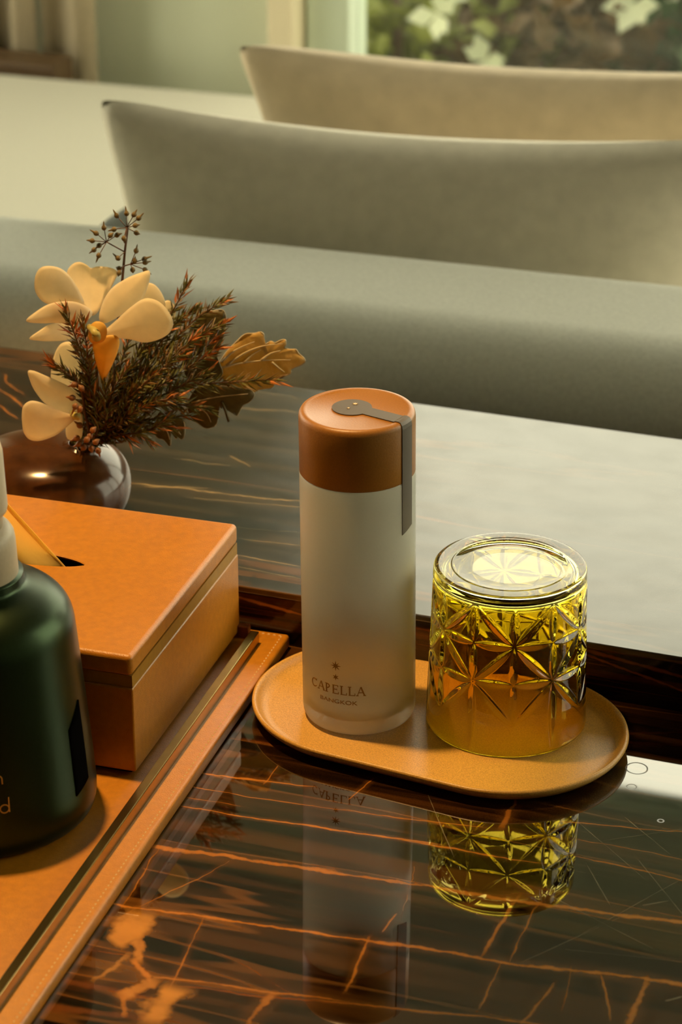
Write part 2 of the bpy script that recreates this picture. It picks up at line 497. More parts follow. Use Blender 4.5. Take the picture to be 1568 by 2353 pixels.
M['soil'] = mat('garden_soil', (0.045, 0.055, 0.022), 0.9, noise=0.4, nscale=4)


def leafmat(name, c, sc=7.0):
    return translucent(mat(name, c, 0.55, noise=0.35, nscale=sc), tuple(q * 1.2 for q in c), 0.25)


M['foliage_a'] = leafmat('deep_green_leaves', (0.035, 0.085, 0.028))
M['foliage_b'] = leafmat('yellow_green_leaves', (0.17, 0.19, 0.035))
M['foliage_c'] = leafmat('blue_green_leaves', (0.045, 0.10, 0.06))
M['foliage_d'] = leafmat('russet_leaves', (0.11, 0.062, 0.022))
M['bloom'] = mat('pale_bloom', (0.68, 0.70, 0.56), 0.6)


def thin_glass(name):
    m = bpy.data.materials.new(name); m.use_nodes = True
    g = NT(m); nt = m.node_tree
    nt.nodes.remove(nt.nodes['Principled BSDF'])
    tr = g.n('ShaderNodeBsdfTransparent'); tr.inputs[0].default_value = (0.97, 0.99, 0.97, 1)
    gl = g.n('ShaderNodeBsdfGlossy'); gl.inputs['Roughness'].default_value = 0.0
    ge = g.n('ShaderNodeNewGeometry')
    fr = g.n('ShaderNodeFresnel')
    g.put(fr.inputs['IOR'], g.ramp(ge.outputs['Backfacing'], 0.0, 1.0, 1.5, 1 / 1.5, False))
    mx = g.n('ShaderNodeMixShader')
    g.put(mx.inputs[0], fr.outputs[0]); g.put(mx.inputs[1], tr.outputs[0]); g.put(mx.inputs[2], gl.outputs[0])
    nt.links.new(mx.outputs[0], nt.nodes['Material Output'].inputs[0])
    return m


M['pane'] = thin_glass('window_glass')


def glass(name, c, rough=0.0, ior=1.5):
    m = bpy.data.materials.new(name); m.use_nodes = True
    p = m.node_tree.nodes['Principled BSDF']
    p.inputs['Base Color'].default_value = (*c, 1)
    p.inputs['Roughness'].default_value = rough
    p.inputs['IOR'].default_value = ior
    p.inputs['Transmission Weight'].default_value = 1.0
    return m


M['amber_glass'] = glass('yellow_green_glass', (0.82, 0.64, 0.06))
M['clear_glass'] = glass('clear_glass', (0.84, 0.82, 0.70))
M['frost'] = mat('frosted_glass', (0.92, 0.91, 0.82), 0.40, ior=1.4, trans=0.74, noise=0.02, nscale=900)
M['emit'] = bpy.data.materials.new('lamp_glow'); M['emit'].use_nodes = True
_p = M['emit'].node_tree.nodes['Principled BSDF']
_p.inputs['Emission Color'].default_value = (1.0, 0.62, 0.28, 1); _p.inputs['Emission Strength'].default_value = 3.0

# ------------------------------------------------------------------ room
FL, CE = -0.745, 1.72                          # floor and ceiling heights (table top is zero)
U0, U1, V0, V1 = -2.3, 1.9, -2.4, 2.2           # inner faces of the walls
HEAD = 1.50                                      # top of the windows


def rbox(name, u0, u1, v0, v1, z0, z1, m, parent=None, bev=0.0, seg=2):
    if parent: return box(name, u0, u1, v0, v1, z0, z1, m, parent, bev, seg)
    return box(name, u0, u1, v0, v1, z0, z1, m, None, bev, seg, loc=ORG, rz=TH)


tag(rbox('floor', U0 - .2, U1 + .2, V0 - .2, V1 + .2, FL - .1, FL, M['floor']), kind='structure')
tag(rbox('ceiling', U0 - .2, U1 + .2, V0 - .2, V1 + .2, CE, CE + .1, M['ceiling']), kind='structure')
tag(rbox('wall_left', U0 - .15, U0, V0, 0.2, FL, CE, M['wall']), kind='structure')
tag(rbox('trim_3', U0 - .15, U0, 0.2, V1, HEAD, CE, M['wall']), kind='structure')
w3 = tag(empty('added_window_3', ORG, TH), kind='structure')  # unseen window, added to light the seat, back wall and sofa
for a in (0.2, 1.15, V1 - .06): rbox('frame_mullion', U0 - .07, U0, a, a + .06, FL, HEAD, M['frame'], w3, 0.003)
for a, b in ((0.26, 1.15), (1.21, V1 - .06)):
    rbox('frame_rail', U0 - .07, U0, a, b, FL, FL + .05, M['frame'], w3, 0.003)
    rbox('frame_head', U0 - .07, U0, a, b, HEAD - .05, HEAD, M['frame'], w3, 0.003)
    rbox('pane', U0 - .036, U0 - .03, a, b, FL + .05, HEAD - .05, M['pane'], w3)
tag(rbox('wall_front', U0 - .15, U1 + .15, V0 - .15, V0, FL, CE, M['wood_dark']), kind='structure')
GX = -0.700                                       # left edge of the glass in the back wall
tag(rbox('wall_back', U0 - .15, -0.8165, V1, V1 + .15, FL, CE, M['wall']), kind='structure')
tag(rbox('trim_2', -0.8165, U1 + .15, V1, V1 + .15, HEAD, CE, M['wall']), kind='structure')
tag(rbox('wall_right', U1, U1 + .15, V0, 0.25, FL, CE, M['wall']), kind='structure')
tag(rbox('trim_4', U1, U1 + .15, 0.25, V1, HEAD, CE, M['wall']), kind='structure')
tag(rbox('trim_1', -0.8165, -0.7735, V1 - .05, V1 + .12, FL, HEAD, M['wall_cream'], bev=0.006), kind='structure')
w1 = tag(empty('window_1', ORG, TH), kind='structure')
rbox('frame_jamb', -0.768, GX, V1 - .01, V1 + .07, FL, HEAD, M['frame'], w1, 0.003)
rbox('frame_jamb', U1 - .05, U1, V1, V1 + .07, FL, HEAD, M['frame'], w1, 0.003)
rbox('frame_mullion', 0.62, 0.69, V1, V1 + .07, FL + .05, HEAD - .05, M['frame'], w1, 0.003)
rbox('frame_rail', GX, U1 - .05, V1, V1 + .07, FL, FL + .05, M['frame'], w1, 0.003)
rbox('frame_head', GX, U1 - .05, V1, V1 + .07, HEAD - .05, HEAD, M['frame'], w1, 0.003)
rbox('pane', GX, 0.62, V1 + .03, V1 + .036, FL + .05, HEAD - .05, M['pane'], w1)
rbox('pane', 0.69, U1 - .05, V1 + .03, V1 + .036, FL + .05, HEAD - .05, M['pane'], w1)
w2 = tag(empty('window_2', ORG, TH), kind='structure')
for a in (0.25, 1.15, V1 - .06):
    rbox('frame_mullion', U1, U1 + .07, a, a + .06, FL, HEAD, M['frame'], w2, 0.003)
for a, b in ((0.31, 1.15), (1.21, V1 - .06)):
    rbox('frame_rail', U1, U1 + .07, a, b, FL, FL + .05, M['frame'], w2, 0.003)
    rbox('frame_head', U1, U1 + .07, a, b, HEAD - .05, HEAD, M['frame'], w2, 0.003)
    rbox('pane', U1 + .03, U1 + .036, a, b, FL + .05, HEAD - .05, M['pane'], w2)

# beige curtain, two pleated drops on the left of the back wall


def curtain(u0, u1, v, z0, z1, folds, amp, label, mt):
    vs_, fs = [], []
    n = folds * 10
    for k, off in ((0, 0.0), (1, 0.003)):
        for i in range(n + 1):
            t = i / n
            u = u0 + (u1 - u0) * t
            vv = v + amp * math.sin(t * folds * 2 * PI) + off
            vs_ += [(u, vv, z0), (u, vv, z1)]
    N = 2 * (n + 1)
    for i in range(n):
        a = 2 * i
        fs.append((a, a + 2, a + 3, a + 1)); fs.append((N + a, N + a + 1, N + a + 3, N + a + 2))
        fs.append((a, N + a, N + a + 2, a + 2)); fs.append((a + 1, a + 3, N + a + 3, N + a + 1))
    fs.append((0, 1, N + 1, N)); fs.append((2 * n, N + 2 * n, N + 2 * n + 1, 2 * n + 1))
    o = mesh_obj('curtain', vs_, fs, mt, loc=ORG, rz=TH)
    return tag(o, label, 'curtain', 'beige curtain drops')


curtain(-1.70, -1.185, 2.13, FL + .01, CE - .01, 6, 0.022, 'beige pleated curtain drop at the far left edge of the photo', M['curtain'])
curtain(-1.176, -1.086, 2.13, FL + .01, CE - .01, 1, 0.016, 'narrow beige curtain drop beside the pale sage wall', M['curtain'])

# ------------------------------------------------------------------ ceiling lamp


def downlight(u, v, label, power):
    p = W(u, v, CE)
    t = tag(empty('ceiling_downlight', p, TH), label, 'lamp')
    lathe('trim_ring', [(0.036, 0.0), (0.05, 0.0), (0.05, -0.004), (0.047, -0.007), (0.037, -0.005)], M['frame'], t, 32, True)
    lathe('lens', [(0, -0.002), (0.036, -0.002), (0.036, 0.0), (0, 0.0)], M['emit'], t, 32)
    l = bpy.data.lights.new('lamp_light', 'SPOT')
    l.energy = power; l.color = LAMP_COLOR
    l.spot_size = math.radians(37); l.spot_blend = 0.4; l.shadow_soft_size = 0.035
    o = bpy.data.objects.new('lamp_light', l); col.objects.link(o)
    o.parent = t; o.location = (0, 0, -0.03)
    return t


downlight(-0.26, -0.12, 'warm round ceiling downlight above the tissue box', LAMP_POWER)

# ------------------------------------------------------------------ table with raised shelf
table = tag(empty('console_table', W(0, 0, FL), TH), 'polished dark ebony console table with a raised shelf along its back', 'table')


def tb(name, u0, u1, v0, v1, z0, z1, m, bev=0.0, seg=2):
    o = box(name, u0, u1, v0, v1, z0, z1, m, None, bev, seg)
    o.parent = table
    o.location = (0, 0, -FL)
    return o


TU0, TU1 = -0.62, 0.72
tb('table_top', TU0, TU1, -0.62, 0.33, -0.04, 0.0, M['ebony'], 0.0015)
tb('shelf_top', TU0, TU1, 0.0, 0.33, 0.0335, 0.038, M['ebony_ledge'], 0.0008)
tb('shelf_riser', TU0, TU1, 0.0006, 0.3294, 0.0, 0.0335, M['ebony_riser'])
for a in (TU0 + .03, TU1 - .09):
    for b in (-0.59, 0.25):
        tb('leg', a, a + .06, b, b + .06, FL, -0.04, M['ebony_riser'], 0.003)

# ------------------------------------------------------------------ leather board with rail
BR = math.radians(-16.9)
BZ = 0.0095
bc = onz(667, 1442, BZ) + Vector((0, -0.010, 0)) * 0.9
board = tag(empty('leather_board', (bc.x, bc.y, 0), BR), 'stitched tan leather desk board with a raised brass rail', 'tray')
bm = box_bm(-0.42, 0, -0.52, 0, 0, BZ, 0.0022, 3)
bm_obj('board', bm, M['leather'], board, True)
sv, sf = [], []


def dash(x0, y0, x1, y1, z, w=0.0005, h=0.0006):
    d = Vector((x1 - x0, y1 - y0, 0)).normalized(); n = Vector((-d.y, d.x, 0)) * w
    a, b = Vector((x0, y0, z)), Vector((x1, y1, z)); k = len(sv); c = (a + b) / 2 + Vector((0, 0, h))
    sv.extend([a - n * .5, a + n * .5, b + n * .5, b - n * .5, c + n, c - n])
    sf.extend([(k, k + 1, k + 4, k + 5), (k + 2, k + 3, k + 5, k + 4), (k, k + 5, k + 3), (k + 1, k + 2, k + 4)])


i = 0.0
while i < 0.51:
    dash(-0.0042, -0.0042 - i, -0.0042, -0.0042 - i - 0.0026, BZ - 0.0002); i += 0.0038
i = 0.0
while i < 0.40:
    dash(-0.0042 - i, -0.0042, -0.0042 - i - 0.0026, -0.0042, BZ - 0.0002); i += 0.0038
tag(mesh_obj('stitching', sv, sf, M['thread'], board), kind='stuff')
RAIL_R = -0.0150
box('rail', RAIL_R - 0.0058, RAIL_R, -0.51, -0.0175, BZ - 0.0005, BZ + 0.0085, M['brass'], board, 0.0006, 2)
box('rail', -0.41, RAIL_R - 0.0085, -0.0145, -0.0090, BZ - 0.0005, BZ + 0.0085, M['leather_dark'], board, 0.0008, 2)

# ------------------------------------------------------------------ tissue box
XR = math.radians(-17.0)
fr = onz(315, 1785, BZ)
tissue = tag(empty('tissue_box', (fr.x - 0.0006, fr.y, BZ), XR), 'orange leather tissue box with a lid standing on the leather board', 'box')
BW, BD, BH = 0.27, 0.187, 0.0800
box('foot', -BW + .004, -.004, .004, BD - .004, 0.0, 0.003, M['black'], tissue, 0.0005)  # recessed and coloured black to paint the shadow gap under the box
box('body', -BW, 0, 0, BD, 0.003, BH - .0215, M['leather'], tissue, 0.0012, 3)
box('band', -BW + .0012, -.0006, .0012, BD - .0006, BH - .0215, BH - .0135, M['band'], tissue)
lid = bm_obj('lid', box_bm(-BW, 0, -0.0006, BD, BH - .0135, BH, 0.0032, 4), M['leather'], tissue, True)
sp = onz(192, 1297, 0.0895)
loc = Matrix.Rotation(-XR, 3, 'Z') @ (sp - tissue.location)
SLX, SLY, SLL, SLW = loc.x - 0.052, loc.y, 0.052, 0.0105
ring = [(SLX + SLL * math.cos(2 * PI * i / 48) * (1 if abs(math.cos(2 * PI * i / 48)) < .98 else 1.02), SLY + SLW * math.sin(2 * PI * i / 48)) for i in range(48)]
cv = [(x, y, BH - .02) for x, y in ring] + [(x, y, BH + .02) for x, y in ring]
cf = [tuple(range(47, -1, -1)), tuple(range(48, 96))] + [(i, (i + 1) % 48, 48 + (i + 1) % 48, 48 + i) for i in range(48)]
cut = mesh_obj('cutter', cv, cf, M['black'], smooth=False)
cut.parent = tissue
bpy.context.view_layer.update()
cav = box('cutter', SLX - .075, SLX + .075, SLY - .045, SLY + .045, BH - .03, BH - .0022, M['black'])
cav.parent = tissue
bpy.context.view_layer.update()
boolean_cut(lid, cav)
boolean_cut(lid, cut)
lid.data.materials.clear(); lid.data.materials.append(M['leather'])
lid.data.polygons.foreach_set('use_smooth', [True] * len(lid.data.polygons))
lid.modifiers.new('normals', 'WEIGHTED_NORMAL')
box('slot_shade', SLX - .074, SLX + .074, SLY - .044, SLY + .044, BH - .0142, BH - .0130, M['black'], tissue)  # black sheet painting the shade inside the box, seen through the slot
# folded tissue rising from the slot
ts = tag(empty('tissue', (0, 0, 0)), 'folded paper tissue pulled up through the slot of the tissue box', 'tissue')
m4 = Matrix.Translation(tissue.location) @ Matrix.Rotation(XR, 4, 'Z')
ts.location = m4 @ Vector((SLX, SLY, BH - .010)); ts.rotation_euler = (0, 0, XR)
vs_, fs = [], []
NS, NTT = 36, 14
for j in range(NTT + 1):
    t = j / NTT
    for i in range(NS + 1):
        s = i / NS
        half = 0.046 * (1 - 0.86 * t)                      # narrows to a peak that leans left
        x = -0.062 * t + half * (2 * s - 1) * (1 if s < .5 else 1.0)
        y = 0.0055 * math.sin(s * 5 * PI) * (0.35 + 0.9 * t) * (1 - 0.4 * t) + 0.034 * t
        z = 0.010 * 0 + 0.078 * t - 0.006 * t * math.cos(s * 2 * PI)
        vs_.append((x, y, z))
for j in range(NTT):
    for i in range(NS):
        a = j * (NS + 1) + i
        fs.append((a, a + 1, a + NS + 2, a + NS + 1))
tso = mesh_obj('sheet', vs_, fs, M['tissue'], ts)
md = tso.modifiers.new('thickness', 'SOLIDIFY'); md.thickness = 0.0004

# ------------------------------------------------------------------ pump bottle
pc = onz(-32, 1850, BZ)
pump = tag(empty('pump_bottle', (pc.x, pc.y, BZ)), 'dark green metallic pump bottle standing on the leather board', 'bottle')
prof = [(0, 0.0), (0.0555, 0.0), (0.0600, 0.0016), (0.0632, 0.0062), (0.0641, 0.0130), (0.0636, 0.024), (0.0618, 0.050), (0.0598, 0.075), (0.0577, 0.100), (0.0566, 0.113),
        (0.0558, 0.1205), (0.0538, 0.1270), (0.0500, 0.1325), (0.0440, 0.1372), (0.0370, 0.1405), (0.0315, 0.1428), (0.0295, 0.1445), (0.0290, 0.1465), (0.0290, 0.150), (0, 0.150)]
prof = [tuple(p)[:2] for p in smooth_pts([(r, z, 0) for r, z in prof[1:-1]], 3)]
prof = [(0, 0.0)] + prof + [(0, 0.150)]
body = lathe('body', prof, M['pump_body'], pump, 96)
lathe('collar', [(0, 0.1475), (0.0262, 0.1475), (0.0266, 0.149), (0.0258, 0.169), (0.0252, 0.1735), (0.0235, 0.1765), (0.0205, 0.1785), (0, 0.1785)], M['pump_head'], pump, 64)
hd = lathe('pump_head', [(0, 0.178), (0.0195, 0.178), (0.0195, 0.186), (0.0222, 0.1875), (0.0226, 0.190), (0.0216, 0.222), (0.0205, 0.2265), (0.0175, 0.2300), (0.012, 0.2315), (0, 0.232)], M['pump_head'], pump, 64)
nz = tube('nozzle', smooth_pts([(-0.012, 0.004, 0.218), (-0.035, 0.010, 0.219), (-0.052, 0.014, 0.216), (-0.058, 0.016, 0.208)], 4), 0.0058, M['pump_head'], hd, 0.0045, 12)


def wall_r(z):                                   # radius of the pump bottle at height z
    pts = prof[1:-1]
    for (r0, z0), (r1, z1) in zip(pts[:-1], pts[1:]):
        if z0 <= z <= z1 and z1 > z0 and r0 > 0.05: return r0 + (r1 - r0) * (z - z0) / (z1 - z0)
    return 0.06


def on_cyl(x, z, ang0, rf, push):               # wraps a flat point round a bottle: x metres along the arc
    r = rf(z) + push
    a = ang0 + x / r
    return (r * math.sin(a), -r * math.cos(a), z)


# dark level window let into the side
wv, wf = [], []
A0, A1, Z0, Z1 = 1.07, 1.31, 0.0245, 0.066
for push in (0.0006, -0.002):
    for j in range(9):
        for i in range(7):
            a = A0 + (A1 - A0) * i / 6
            z = Z0 + 0.004 * (i / 6) + (Z1 + 0.008 * (i / 6) - Z0) * j / 8
            r = wall_r(z) + push
            wv.append((r * math.sin(a), -r * math.cos(a), z))
for j in range(8):
    for i in range(6):
        a = j * 7 + i
        wf.append((a, a + 1, a + 8, a + 7)); wf.append((63 + a, 63 + a + 7, 63 + a + 8, 63 + a + 1))
for i in range(6): wf.append((i, 63 + i, 64 + i, i + 1)); wf.append((56 + i, 57 + i, 120 + i, 119 + i))
for j in range(8): wf.append((j * 7, j * 7 + 7, 70 + j * 7, 63 + j * 7)); wf.append((j * 7 + 6, 69 + j * 7, 76 + j * 7, 13 + j * 7))
lw = mesh_obj('level_window', wv, wf, M['black'], pump)
tag(lw, 'black upright window')


def font_polys(text, size):
    cu = bpy.data.curves.new('txt', 'FONT')
    cu.body = text; cu.size = size; cu.resolution_u = 6
    o = bpy.data.objects.new('txt', cu); col.objects.link(o)
    dg = bpy.context.evaluated_depsgraph_get(); dg.update()
    me = bpy.data.meshes.new_from_object(o.evaluated_get(dg))
    bm = bmesh.new(); bm.from_mesh(me)
    bmesh.ops.subdivide_edges(bm, edges=[e for e in bm.edges if e.calc_length() > size * .2], cuts=2)
    bmesh.ops.triangulate(bm, faces=bm.faces[:])
    vs2 = [tuple(v.co) for v in bm.verts]; fs2 = [tuple(v.index for v in f.verts) for f in bm.faces]
    bm.free(); bpy.data.meshes.remove(me); bpy.data.objects.remove(o); bpy.data.curves.remove(cu)
    return vs2, fs2


def wrap(name, vs2, fs2, x0, z0, ang0, rf, m, parent, push=0.00025, thick=0.0003):
    v3 = [on_cyl(x + x0, y + z0, ang0, rf, push) for x, y, *_ in vs2]
    o = mesh_obj(name, v3, fs2, m, parent, False)
    fix_normals(o)
    md = o.modifiers.new('thickness', 'SOLIDIFY'); md.thickness = thick; md.offset = -1
    return o


def ringpoly(cx, cy, ro, ri, a0=0, a1=2 * PI, n=24):
    v, f = [], []
    for i in range(n + 1):
        a = a0 + (a1 - a0) * i / n
        v += [(cx + ro * math.cos(a), cy + ro * math.sin(a)), (cx + ri * math.cos(a), cy + ri * math.sin(a))]
    for i in range(n): f.append((2 * i, 2 * i + 2, 2 * i + 3, 2 * i + 1))
    return v, f


def joinp(*ps):
    v, f = [], []
    for a, b in ps:
        k = len(v); v += list(a); f += [tuple(i + k for i in q) for q in b]
    return v, f


def bar(x0, y0, x1, y1, w0, w1=None):
    if w1 is None: w1 = w0
    d = Vector((x1 - x0, y1 - y0)).normalized(); n = Vector((-d.y, d.x))
    k = 6; v, f = [], []
    for i in range(k + 1):
        t = i / k; p = Vector((x0, y0)).lerp(Vector((x1, y1)), t); w = (w0 + (w1 - w0) * t) / 2
        v += [tuple(p + n * w), tuple(p - n * w)]
    for i in range(k): f.append((2 * i, 2 * i + 2, 2 * i + 3, 2 * i + 1))
    return v, f


dl = joinp(ringpoly(0, 0.0028, 0.0028, 0.0021), bar(0.0026, 0.0005, 0.0026, 0.0095, 0.0007))
wrap('lettering', dl[0], dl[1], 0, 0.0315, math.asin(42 / 262) + 0.155, wall_r, M['pump_print'], pump)
nl = joinp(ringpoly(0, 0.0028, 0.0028, 0.0021, 0, PI), bar(0.00245, 0, 0.00245, 0.0028, 0.0007))
wrap('lettering', nl[0], nl[1], 0, 0.0495, math.asin(30 / 255) + 0.155, wall_r, M['pump_print'], pump)

# ------------------------------------------------------------------ oval plate
plate = tag(empty('oval_plate', (0.0595, 1.3955, 0.0), math.radians(-26)), 'speckled tan stoneware oval plate under the bottle and tumbler', 'plate')
HL, pp = 0.0443, [(0.0635, 0.0052), (0.0668, 0.0054), (0.0695, 0.0068), (0.0712, 0.0092), (0.0724, 0.0108), (0.0736, 0.0113), (0.0746, 0.0107), (0.0749, 0.0093),
                  (0.0735, 0.0068), (0.0700, 0.0034), (0.0650, 0.0012), (0.060, 0.0004), (0.057, 0.0)]
pv, pf = [], []
NP = 48


def stadium(r, z):
    out = []
    for i in range(NP): a = -PI / 2 + PI * i / (NP - 1); out.append((HL + r * math.cos(a), r * math.sin(a), z))
    for i in range(NP): a = PI / 2 + PI * i / (NP - 1); out.append((-HL + r * math.cos(a), r * math.sin(a), z))
    return out


for r, z in pp: pv += stadium(r, z)
n2 = 2 * NP
for k in range(len(pp) - 1):
    for i in range(n2):
        j = (i + 1) % n2
        pf.append((k * n2 + i, k * n2 + j, (k + 1) * n2 + j, (k + 1) * n2 + i))
pf.append(tuple(range(n2))); pf.append(tuple(reversed(range((len(pp) - 1) * n2, len(pp) * n2))))
po = mesh_obj('dish', pv, pf, M['ceramic'], plate); fix_normals(po)

# ------------------------------------------------------------------ water bottle
bottle = tag(empty('water_bottle', (0.0113, 1.407, 0.0056)), 'frosted glass water bottle with a tan cap standing on the oval plate', 'bottle')
bottle.rotation_euler = (0, math.radians(-0.55), 0)
outer = [(0, 0.0006), (0.026, 0.0006), (0.0308, 0.0004), (0.0330, 0.0018), (0.0342, 0.0045), (0.0346, 0.008), (0.0346, 0.10), (0.0345, 0.162), (0.0335, 0.1655), (0.030, 0.167)]
inner = [(0.0285, 0.165), (0.0310, 0.162), (0.0318, 0.155), (0.0318, 0.018), (0.0312, 0.0125), (0.028, 0.0095), (0, 0.0090)]
lathe('glass_body', outer + [(0.0292, 0.167)] + inner, M['frost'], bottle, 96)
cap = lathe('cap', [(0, 0.1640), (0.0280, 0.1640), (0.0338, 0.1632), (0.0344, 0.1640), (0.0344, 0.1980), (0.0341, 0.2000), (0.0332, 0.2016), (0.0315, 0.2020), (0.0297, 0.2018), (0.0288, 0.2012), (0.0, 0.2012)],
            M['cap'], bottle, 96)
# paper seal: disc on the cap, strip to the edge and down the side
SA = math.radians(-33)                          # direction of the strip on the cap
CT = 0.2013
sv2, sf2 = [], []


def seal_pts(top):
    o = 0.00045 if top else 0.0
    d = Vector((math.cos(SA), math.sin(SA), 0)); n = Vector((-d.y, d.x, 0)); c = Vector((-0.0030, 0.0030, 0))
    pts = []
    R_ = 0.0118; hw = 0.0052
    a0 = math.asin(hw / R_)
    rimz = lambda p: CT + (0.0008 if Vector((p.x, p.y)).length > .0292 else 0) + o
    cap_pts = []
    for i in range(33):
        a = a0 + (2 * PI - 2 * a0) * i / 32
        cap_pts.append(c + d * R_ * math.cos(a) + n * R_ * math.sin(a))
    return c, d, n, hw, cap_pts, rimz


c_, d_, n_, hw_, ring_pts, rz_ = seal_pts(True)
top_outline = list(ring_pts)
b_ = bmesh.new()


def add_sheet(bm, grid):                         # grid of points -> sheet
    rows = [[bm.verts.new(p) for p in r] for r in grid]
    for r0, r1 in zip(rows[:-1], rows[1:]):
        for i in range(len(r0) - 1): bm.faces.new((r0[i], r0[i + 1], r1[i + 1], r1[i]))


cen = b_.verts.new((c_.x, c_.y, CT + .0003))
rv = [b_.verts.new((p.x, p.y, CT + .0003)) for p in ring_pts]
for i in range(len(rv) - 1): b_.faces.new((cen, rv[i], rv[i + 1]))
b_.faces.new((cen, rv[-1], rv[0]))
q0 = c_ + d_ * math.sqrt(0.0118 ** 2 - hw_ ** 2)
grid = []
# along the top, over the rounded edge, and down
pathr = [(q0.dot(d_), CT + .0003), (0.0285, CT + .0004), (0.0297, 0.2022), (0.0315, 0.2024), (0.0333, 0.2020), (0.0344, 0.2003), (0.03475, 0.1980), (0.03475, 0.19), (0.03475, 0.18), (0.03475, 0.17),
         (0.0348, 0.160), (0.0348, 0.150), (0.0348, 0.140), (0.0348, 0.1325)]
off_n = c_.dot(n_)
for r, z in pathr:
    row = []
    for i in range(9):
        k = -hw_ + 2 * hw_ * i / 8
        if z > 0.2003:
            kk = k + off_n * max(0, 1 - (r - q0.dot(d_)) / (0.0344 - q0.dot(d_)))
            rr = math.sqrt(max(r * r - kk * kk, 0)) if r > 0.0285 else r
            p = d_ * rr + n_ * kk
        else:
            a = k / 0.0347
            p = (d_ * math.cos(a) + n_ * math.sin(a)) * r
        zz = z
        if r == pathr[-1][0] and z == pathr[-1][1]: zz = z - 0.0035 * (0.5 - i / 8)
        row.append((p.x, p.y, zz))
    grid.append(row)
add_sheet(b_, grid)
seal = bm_obj('paper_seal', b_, M['seal'], bottle, False)
md = seal.modifiers.new('thickness', 'SOLIDIFY'); md.thickness = 0.0004; md.offset = 0
tag(seal, 'taupe paper seal strip')


def star(cx, cy, R_, r_, n, rot=0.0):
    v = [(cx, cy)] + [(cx + (R_ if i % 2 == 0 else r_) * math.sin(rot + PI * i / n), cy + (R_ if i % 2 == 0 else r_) * math.cos(rot + PI * i / n)) for i in range(2 * n)]
    return v, [(0, 1 + i, 1 + (i + 1) % (2 * n)) for i in range(2 * n)]


for nm, x, y, R_ in (('star_mark', -0.0010, 0.0075, 0.0019), ('star_mark', -0.0050, 0.0012, 0.0011)):
    v, f = star(x, y, R_, R_ * .4, 8)
    o = mesh_obj(nm, [(a, b, CT + 0.00055) for a, b in v], f, M['seal_mark'], bottle, False)
    md = o.modifiers.new('thickness', 'SOLIDIFY'); md.thickness = 0.0002

# printed emblem and words on the glass
br = lambda z: 0.0346
v, f = star(0, 0, 0.0034, 0.0011, 8); wrap('star_print', v, f, 0, 0.0487, math.radians(-24), br, M['print'], bottle)
v, f = star(0, 0, 0.0021, 0.0008, 6); wrap('star_print', v, f, 0, 0.0410, math.radians(-24), br, M['print'], bottle)


def serif(x, y, w=0.0016): return bar(x - w / 2, y, x + w / 2, y, 0.00035)


HT = 0.0060
TK, TN = 0.00085, 0.0004


def let_C(x):
    v, f = ringpoly(0, 0, HT / 2, HT / 2 - TK * .8, 0.75, 2 * PI - 0.75, 24)
    return joinp(([(x + 0.0025 + a * 0.86, b + HT / 2) for a, b in v], f), bar(x + .0043, HT * .78, x + .0043, HT, 0.0004)), 0.0053


def let_A(x): return joinp(bar(x + .0004, 0, x + .0026, HT, TN), bar(x + .0026, HT, x + .0049, 0, TK), bar(x + .0012, HT * .36, x + .0041, HT * .36, TN), serif(x + .0004, .00015), serif(x + .0049, .00015)), 0.0055


def let_P(x):
    v, f = ringpoly(0, 0, HT * .27, HT * .27 - TK * .8, -PI / 2, PI / 2, 12)
    return joinp(bar(x + .0009, 0, x + .0009, HT, TK), ([(x + .0016 + a * 1.05, b + HT * .73) for a, b in v], f), bar(x + .0009, HT - .0002, x + .0018, HT - .0002, .0005), bar(x + .0009, HT * .47, x + .0018, HT * .47, .0005),
                 serif(x + .0009, .00015, .002), serif(x + .0005, HT - .00015, .0012)), 0.0045


def let_E(x): return joinp(bar(x + .0009, 0, x + .0009, HT, TK), bar(x + .0003, HT - .0002, x + .0040, HT - .0002, TN), bar(x + .0009, HT * .52, x + .0033, HT * .52, TN), bar(x + .0003, .0002, x + .0043, .0002, TN),
                           bar(x + .0039, HT, x + .0039, HT - .0012, .0004), bar(x + .0042, 0, x + .0042, .0014, .0004), bar(x + .0032, HT * .42, x + .0032, HT * .62, .0003)), 0.0050


def let_L(x): return joinp(bar(x + .0009, 0, x + .0009, HT, TK), bar(x + .0003, .0002, x + .0042, .0002, TN), bar(x + .0041, 0, x + .0041, .0016, .0004), serif(x + .0009, HT - .00015, .002)), 0.0048


x = 0.0
ps = []
for fn in (let_C, let_A, let_P, let_E, let_L, let_L, let_A):
    q, adv = fn(x); ps.append(q); x += adv + 0.0003
v, f = joinp(*ps)
wrap('lettering', [(a - x / 2, b) for a, b in v], f, 0, 0.0296, math.radians(-24.0), br, M['print'], bottle)
v, f = font_polys('BANGKOK', 0.0036)
wd = max(a[0] for a in v)
sc_ = 0.0250 / wd
wrap('lettering', [(a[0] * sc_ - 0.0125, a[1] * 1.05) for a in v], f, 0, 0.0232, math.radians(-22.5), br, M['print'], bottle)

# ------------------------------------------------------------------ cut glass tumbler, upside down
tumbler = tag(empty('glass_tumbler', (0.1012, 1.3985, 0.0054)), 'amber cut glass tumbler turned upside down on the oval plate', 'glass')
GH = 0.1050


def r_out(z): return 0.0491 + (0.0459 - 0.0491) * z / GH


